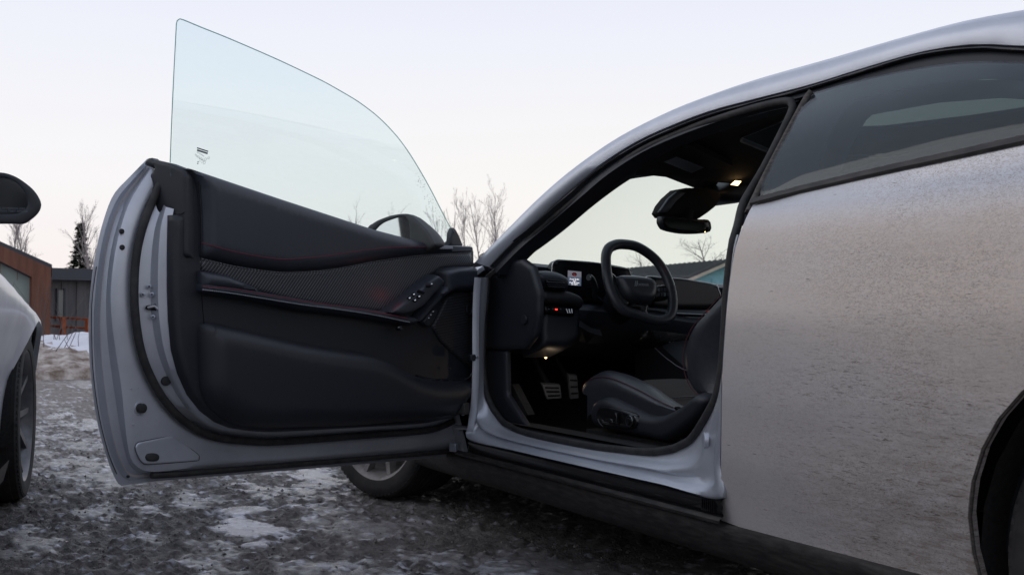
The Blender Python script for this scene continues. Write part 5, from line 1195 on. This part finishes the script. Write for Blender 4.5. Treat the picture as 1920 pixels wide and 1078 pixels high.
spots = [(905, 376, 40, 'tallest slim bare tree right of the open door glass, leaning slightly'), (882, 392, 44, 'slim bare tree just left of the tallest one beside the door glass'), (928, 362, 46, 'bare tree with many upright twigs rising highest above the windscreen pillar'), (862, 400, 42, 'thin bare tree at the front corner of the open door glass'), (945, 400, 50, 'bare tree right of the clump, nearest the windscreen pillar'), (838, 415, 52, 'faint bare tree seen through the front of the door glass')]
for i, (x_, y_, d_, lb_) in enumerate(spots): bare_tree('bare_tree', gpt(x_, d_), hpx(y_, d_), 100 + i, lb_, 'bare trees behind the open door', 'bark_grey', r0=.05, levels=3, nb=6)
for i, (x_, y_, d_, lb_) in enumerate([(665, 402, 60, 'small bare treetop seen through the door glass, left of the mirror'), (720, 408, 66, 'bare treetop directly behind the open door mirror'), (590, 425, 66, 'lowest bare treetop just above the black door trim')]): bare_tree('bare_tree', gpt(x_, d_), hpx(y_, d_), 130 + i, lb_, 'treetops seen through the door glass', 'bark_grey', r0=.09, levels=3, nb=5)
for i, (x_, y_, d_, lb_) in enumerate([(22, 424, 46, 'bare tree above the brown hall, at the left edge'), (62, 406, 48, 'bare tree with dense twigs between the hall and the spruce'), (182, 404, 50, 'bare tree half hidden by the open door, right of the spruce')]): bare_tree('bare_tree', gpt(x_, d_), hpx(y_, d_), 150 + i, lb_, 'bare trees behind the hall', 'bark_grey', r0=.09, levels=3, nb=7)
bare_tree('spreading_tree', gpt(1338, 75), hpx(447, 75), 171, 'round spreading bare tree above the teal house roof', None, 'bark_grey', 'round', .16, 3, 9)
bare_tree('spreading_tree', gpt(1212, 95), hpx(488, 95), 172, 'low bare treetop seen inside the steering wheel', None, 'bark_grey', 'round', .14, 3, 6)
# reflected in the door mirror: bare trees ahead of the car on the left
dv = ray(745, 432); rdv = dv - MF.n * 2 * dv.dot(MF.n); rdv.z = 0; rdv.normalize(); rsd = Vector((-rdv.y, rdv.x, 0))
for i, (x_, y_) in enumerate([((MO + rdv * d_ + rsd * s_).x, (MO + rdv * d_ + rsd * s_).y) for d_, s_ in ((7.5, .3), (11, -1.4), (10, 1.8), (15, .6))]): bare_tree('bare_tree', Vector((x_, y_, 0)), 6.5 + i, 190 + i, ['bare tree reflected in the middle of the door mirror', 'thicker bare tree reflected at the top of the door mirror', 'bare tree reflected at the edge of the door mirror', 'tall bare tree reflected low in the door mirror'][i], 'trees reflected in the door mirror', 'bark_dark', 'round', r0=.12, levels=3, nb=7)
# lamp post with a gooseneck beside the trees
lp0 = far(919, 585, 34); lp0.z = 0; lamp_ = empty('street_lamp', lp0, 'small black lamp post with a curved gooseneck arm, below the bare trees', 'lamp post')
tube('pole', cat_rom([lp0, Vector((lp0.x, lp0.y, 2.0)), far(919.5, 486, 34), far(916, 479, 34), far(908, 475.5, 34), far(900, 480, 34), far(897.5, 490, 34)], 60), .025, 'bark_dark', lamp_, 8)
lathe('lamp_shade', [(0, .05), (.04, .04), (.06, 0), (.09, -.06), (.08, -.07), (0, -.05)], far(897.3, 493, 34), (0, 0, 1), 'bark_dark', lamp_, 14)
# spruce
def spruce(base, h, seed, label, mt='needles', wd=.20):
    rd = random.Random(seed); root = empty('spruce_tree', base, label, 'tree'); V, Fc = [], []
    mk('trunk', *tube_vf([Vector(base), Vector(base) + Vector((0, 0, h))], lambda t: .10 * (1 - t) + .01, 6), 'bark_dark', root, 60)
    z = h * .12
    while z < h * .985:
        L_ = (h - z) * wd * 1.25 * rd.uniform(.6, 1.1) + .08; n = 7
        for k in range(n):
            a = rd.uniform(0, 6.28); ln = L_ * rd.uniform(.55, 1.1); dr = Vector((math.cos(a), math.sin(a), rd.uniform(-.25, .25))); p0 = Vector(base) + Vector((0, 0, z)); 
            for s in range(9):
                t = (s + rd.random()) / 9; c = p0 + dr * ln * t + Vector((0, 0, -.25 * ln * t * t)); w_ = ln * .34 * (1.15 - t) + .10; b0 = len(V)
                sd = Vector((-dr.y, dr.x, 0)) * rd.choice((-1, 1)); V += [c, c + sd * w_ + dr * w_ * .6 + Vector((0, 0, rd.uniform(-.06, .03))), c + dr * w_ * 1.1 + Vector((0, 0, rd.uniform(-.05, .03)))]; Fc.append((b0, b0 + 1, b0 + 2))
        z += h * .010
    mk('needles', V, Fc, mt, root, 0)['kind'] = 'stuff'
spruce(gpt(150, 52), hpx(414, 52), 5, 'dark narrow spruce standing alone behind the annex')
# far-off wood, plus an unseen belt behind the camera added to darken low sky
tv, tf = [], []; rd = random.Random(3)
for k in range(2600):
    az = R(rd.uniform(-120, 80)) if k < 1500 else R(rd.uniform(60, 200)); dist = rd.uniform(150, 190) if k < 1500 else rd.uniform(52, 70); c = Vector((math.cos(az) * dist, math.sin(az) * dist, 0)); h = rd.uniform(4.5, 8.2) * (1 if k < 1500 else 1.5); wd_ = rd.uniform(1.2, 2.6); sd = Vector((-math.sin(az), math.cos(az), 0)); fd = Vector((math.cos(az), math.sin(az), 0))
    for s in range(5):
        z = h * s / 6; w2 = wd_ * (1 - s / 6) * rd.uniform(.8, 1.2); b0 = len(tv)
        tv += [c + sd * w2 + Vector((0, 0, z)), c - sd * w2 * rd.uniform(.6, 1) + Vector((0, 0, z)), c + fd * w2 + Vector((0, 0, z)), c - fd * w2 + Vector((0, 0, z)), c + Vector((rd.uniform(-.3, .3), 0, z + h * .3))]
        tf += [(b0, b0 + 3, b0 + 4), (b0 + 3, b0 + 1, b0 + 4), (b0 + 1, b0 + 2, b0 + 4), (b0 + 2, b0, b0 + 4)]
noisy('wood_and_blocker', (.045, .045, .045), (.085, .08, .078), .4, .9)
kind(mk('distant_wood_and_sky_blocker', tv, tf, 'wood_and_blocker', None, 0), 'stuff')
# scrub on the snow bank
tw = []
for k in range(220):
    x_ = rd.uniform(11, 16); y_ = rd.uniform(-2, 5); p = Vector((x_, y_, .3)); d_ = Vector((rd.uniform(-.6, .6), rd.uniform(-.6, .6), 1)).normalized(); ln = rd.uniform(.3, 1.1)
    tw.append(tube_vf([p, p + d_ * ln * .5, p + d_ * ln + Vector((rd.uniform(-.2, .2), rd.uniform(-.2, .2), 0))], lambda t: .006 * (1 - .7 * t), 3))
kind(mk('dry_scrub', *join(tw), 'bark_dark', None, 60), 'stuff')

# ================================================================ second car at the left edge, facing away
TL = R(-10.6)
fl = Vector((math.cos(TL), math.sin(TL), 0)); rl_ = Vector((math.sin(TL), -math.cos(TL), 0))   # forward, right
WC = Vector((1.70, 1.205, 0)); 
def LP(x, y, z): return WC + fl * x + rl_ * y + Vector((0, 0, z))
lc = empty('parked_car', LP(-1.5, -.95, 0), 'clean silver car cut off by the left edge, facing away, one mirror showing', 'car')
def SL(x, z):
    top = float(np.interp(x, [-2.6, -1.2, -.6, 0, .4, .95], [1.06, 1.04, .975, .893, .85, .73]))
    t = max(0, 1 - (top - z) / .15)
    y = float(np.interp(z, [.15, .3, .55, .75], [-.06, -.02, .0, .0])) - .16 * t ** 2.2
    y -= .07 * min(max((-x - .05) / .33, 0), 1) * min(max((.80 - z) / .25, 0), 1)
    fl_ = math.exp(-((x) / .42) ** 2) * math.exp(-((z - .70) / .13) ** 2) * .012
    return y + fl_ - .20 * (max(0, x - .12) / .85) ** 1.4
AL = .395
lo_ = [(-2.9, .22), (-2.9, 1.06), (-1.2, 1.04), (-.6, .975), (-.3, .934), (0, .893), (.4, .85), (.7, .785), (.92, .735), (.97, .5), (.95, .25), (.45, .22)] + [(AL * math.cos(a), .36 + AL * math.sin(a)) for a in [R(10 * k) for k in range(-1, 20)]] + [(-.45, .22)]
sheet('front_wing', [p for p in lo_], lambda a, b, d: LP(a, SL(a, b), b), 'paint', lc, sp=.035, solid=.02, off=1, smooth=60)
hood = []
for k in range(11):
    t = k / 10; hood.append([LP(x, SL(x, z) * (1 - 2 * t) + (-1.9) * t, z + .055 * 4 * t * (1 - t)) for x, z in ((-1.2, 1.038), (-.9, 1.006), (-.6, .973), (-.3, .932), (0, .891), (.4, .848), (.7, .783), (.92, .733), (.99, .55), (.97, .25))])
loft('bonnet', hood, 'paint', lc)
loft('side_glass', [[LP(x, y, z) for x, z, y in ((-1.25, .99, -.30), (-1.9, 1.0, -.28), (-2.9, 1.02, -.28))], [LP(x, y, z) for x, z, y in ((-1.35, 1.03, -.32), (-2.0, 1.34, -.50), (-2.9, 1.38, -.52))]], 'tinted_glass', lc, solid=.004)
loft('roof', [[LP(x, y, z) for x, z in ((-1.3, 1.0), (-2.0, 1.37), (-2.9, 1.42))] for y in (-.5, -.95, -1.4)], 'paint', lc, solid=.02)
lw = [[LP(.405 * math.cos(a), y, .36 + .405 * math.sin(a)) for a in [R(12 * k - 12) for k in range(18)]] for y in (-.03, -.14, -.34)]
lw.append([LP(.02 * math.cos(R(12 * k - 12)), -.35, .4) for k in range(18)]); loft('wheel_liner', lw, 'carpet', lc, smooth=60)
tube('arch_trim', [LP(AL * math.cos(a), SL(AL * math.cos(a), .36 + AL * math.sin(a)) - .01, .36 + AL * math.sin(a)) for a in [R(8 * k - 14) for k in range(26)]], .009, 'rubber', lc, 6)
wheel(LP(0, -.15, .36), rl_, 'grey_alloy', lc, 5, R0=.36, rw=.28)
tube('door_gap', [LP(-.62, SL(-.62, z) + .002, z) for z in np.linspace(.3, .93, 20)], .003, 'rubber', lc, 5)
loft('underbody', [[LP(x, y, .18) for x in (.9, -2.9)] for y in (-.1, -1.8)], 'carpet', lc)
loft('side_skirt', [[LP(x, y, z) for x in (-.42, -2.0, -2.9)] for y, z in ((-.03, .23), (-.05, .15), (-.2, .14))], 'dirty_black', lc)
# small badge on the wing
bp_ = LP(-.33, 0, .80)
def onl(px_, py_):
    y = 0
    for _ in range(8):
        p = hit(px_, py_, WC + rl_ * y, rl_); q_ = p - WC; y = SL(q_.dot(fl), q_.z)
    return p + rl_ * .003
c0 = onl(22, 575); ax_ = (onl(32, 577) - onl(12, 573)).normalized(); upb = (onl(23, 565) - onl(22, 583)).normalized()
text('wing_badge', 'R', onl(17, 571), fl, upb, .032, 'gloss_black', lc, .0015); text('wing_badge', '/', onl(23, 575), fl, upb, .042, 'dark_red', lc, .0015); text('wing_badge', 'T', onl(28, 579), fl, upb, .032, 'gloss_black', lc, .0015)
# its right mirror, glass toward us
MOl = far(20, 372, 3.35); mfr = Fr(MOl, rl_, (0, 0, 1), -fl)
mi = empty('side_mirror', MOl - origin(lc)); mi.parent = lc
hou = [(-62, 330), (-20, 325), (5, 324), (28, 331), (50, 345), (66, 360), (76, 377), (77, 388), (71, 400), (58, 412), (44, 420), (20, 420), (-30, 420), (-70, 418), (-80, 380)]
opn = [(-55, 338), (-20, 334), (5, 333), (22, 338), (38, 350), (48, 366), (52, 380), (50, 390), (38, 399), (20, 402), (-30, 402), (-58, 400), (-66, 380)]
pl = [tuple(p)[:2] for p in cat_rom([(*mfr.at(*p), 0) for p in hou], 70, True)]; ho = [tuple(p)[:2] for p in cat_rom([(*mfr.at(*p), 0) for p in opn], 60, True)]
sheet('mirror_housing', pl, lambda a, b, d: mfr.P(a, b, -.09 * math.sqrt(max(0, 1 - (1 - min(d / .06, 1)) ** 2))), 'paint_dull', mi, sp=.018, rings=(.002, .007, .018, .035))
sheet('mirror_bezel', pl, lambda a, b, d: mfr.P(a, b, .008 * math.sqrt(max(0, 1 - (1 - min(d / .012, 1)) ** 2))), 'plastic', mi, [ho], sp=.014, rings=(.001, .004, .010))
lens = sheet('mirror_pane', ho, lambda a, b, d: mfr.P(a, b, -.006), 'mirror_dark', mi, sp=.03, solid=.003) if 'mirror_dark' in M else None
text('mirror_lettering', 'OBJECTS IN MIRROR ARE', far(14, 392, 3.33) - fl * .02, rl_, (0, 0, 1), .0095, 'label_grey', mi)
text('mirror_lettering', 'CLOSER THAN THEY APPEAR', far(14, 397, 3.33) - fl * .02, rl_, (0, 0, 1), .0095, 'label_grey', mi)
tube('mirror_arm', [MOl + fl * .04 - rl_ * .05 + Vector((0, 0, -.06)), MOl + fl * .02 - rl_ * .28 + Vector((0, 0, -.09))], .025, 'plastic', mi, 8)

# keep the tree of parts three levels deep: thing > part > sub-part
def depth_(o):
    n = 0
    while o.parent: o = o.parent; n += 1
    return n
for o in list(bpy.data.objects):
    while depth_(o) > 2:
        p = o.parent; o.location = Vector(o.location) + Vector(p.location); o.parent = p.parent
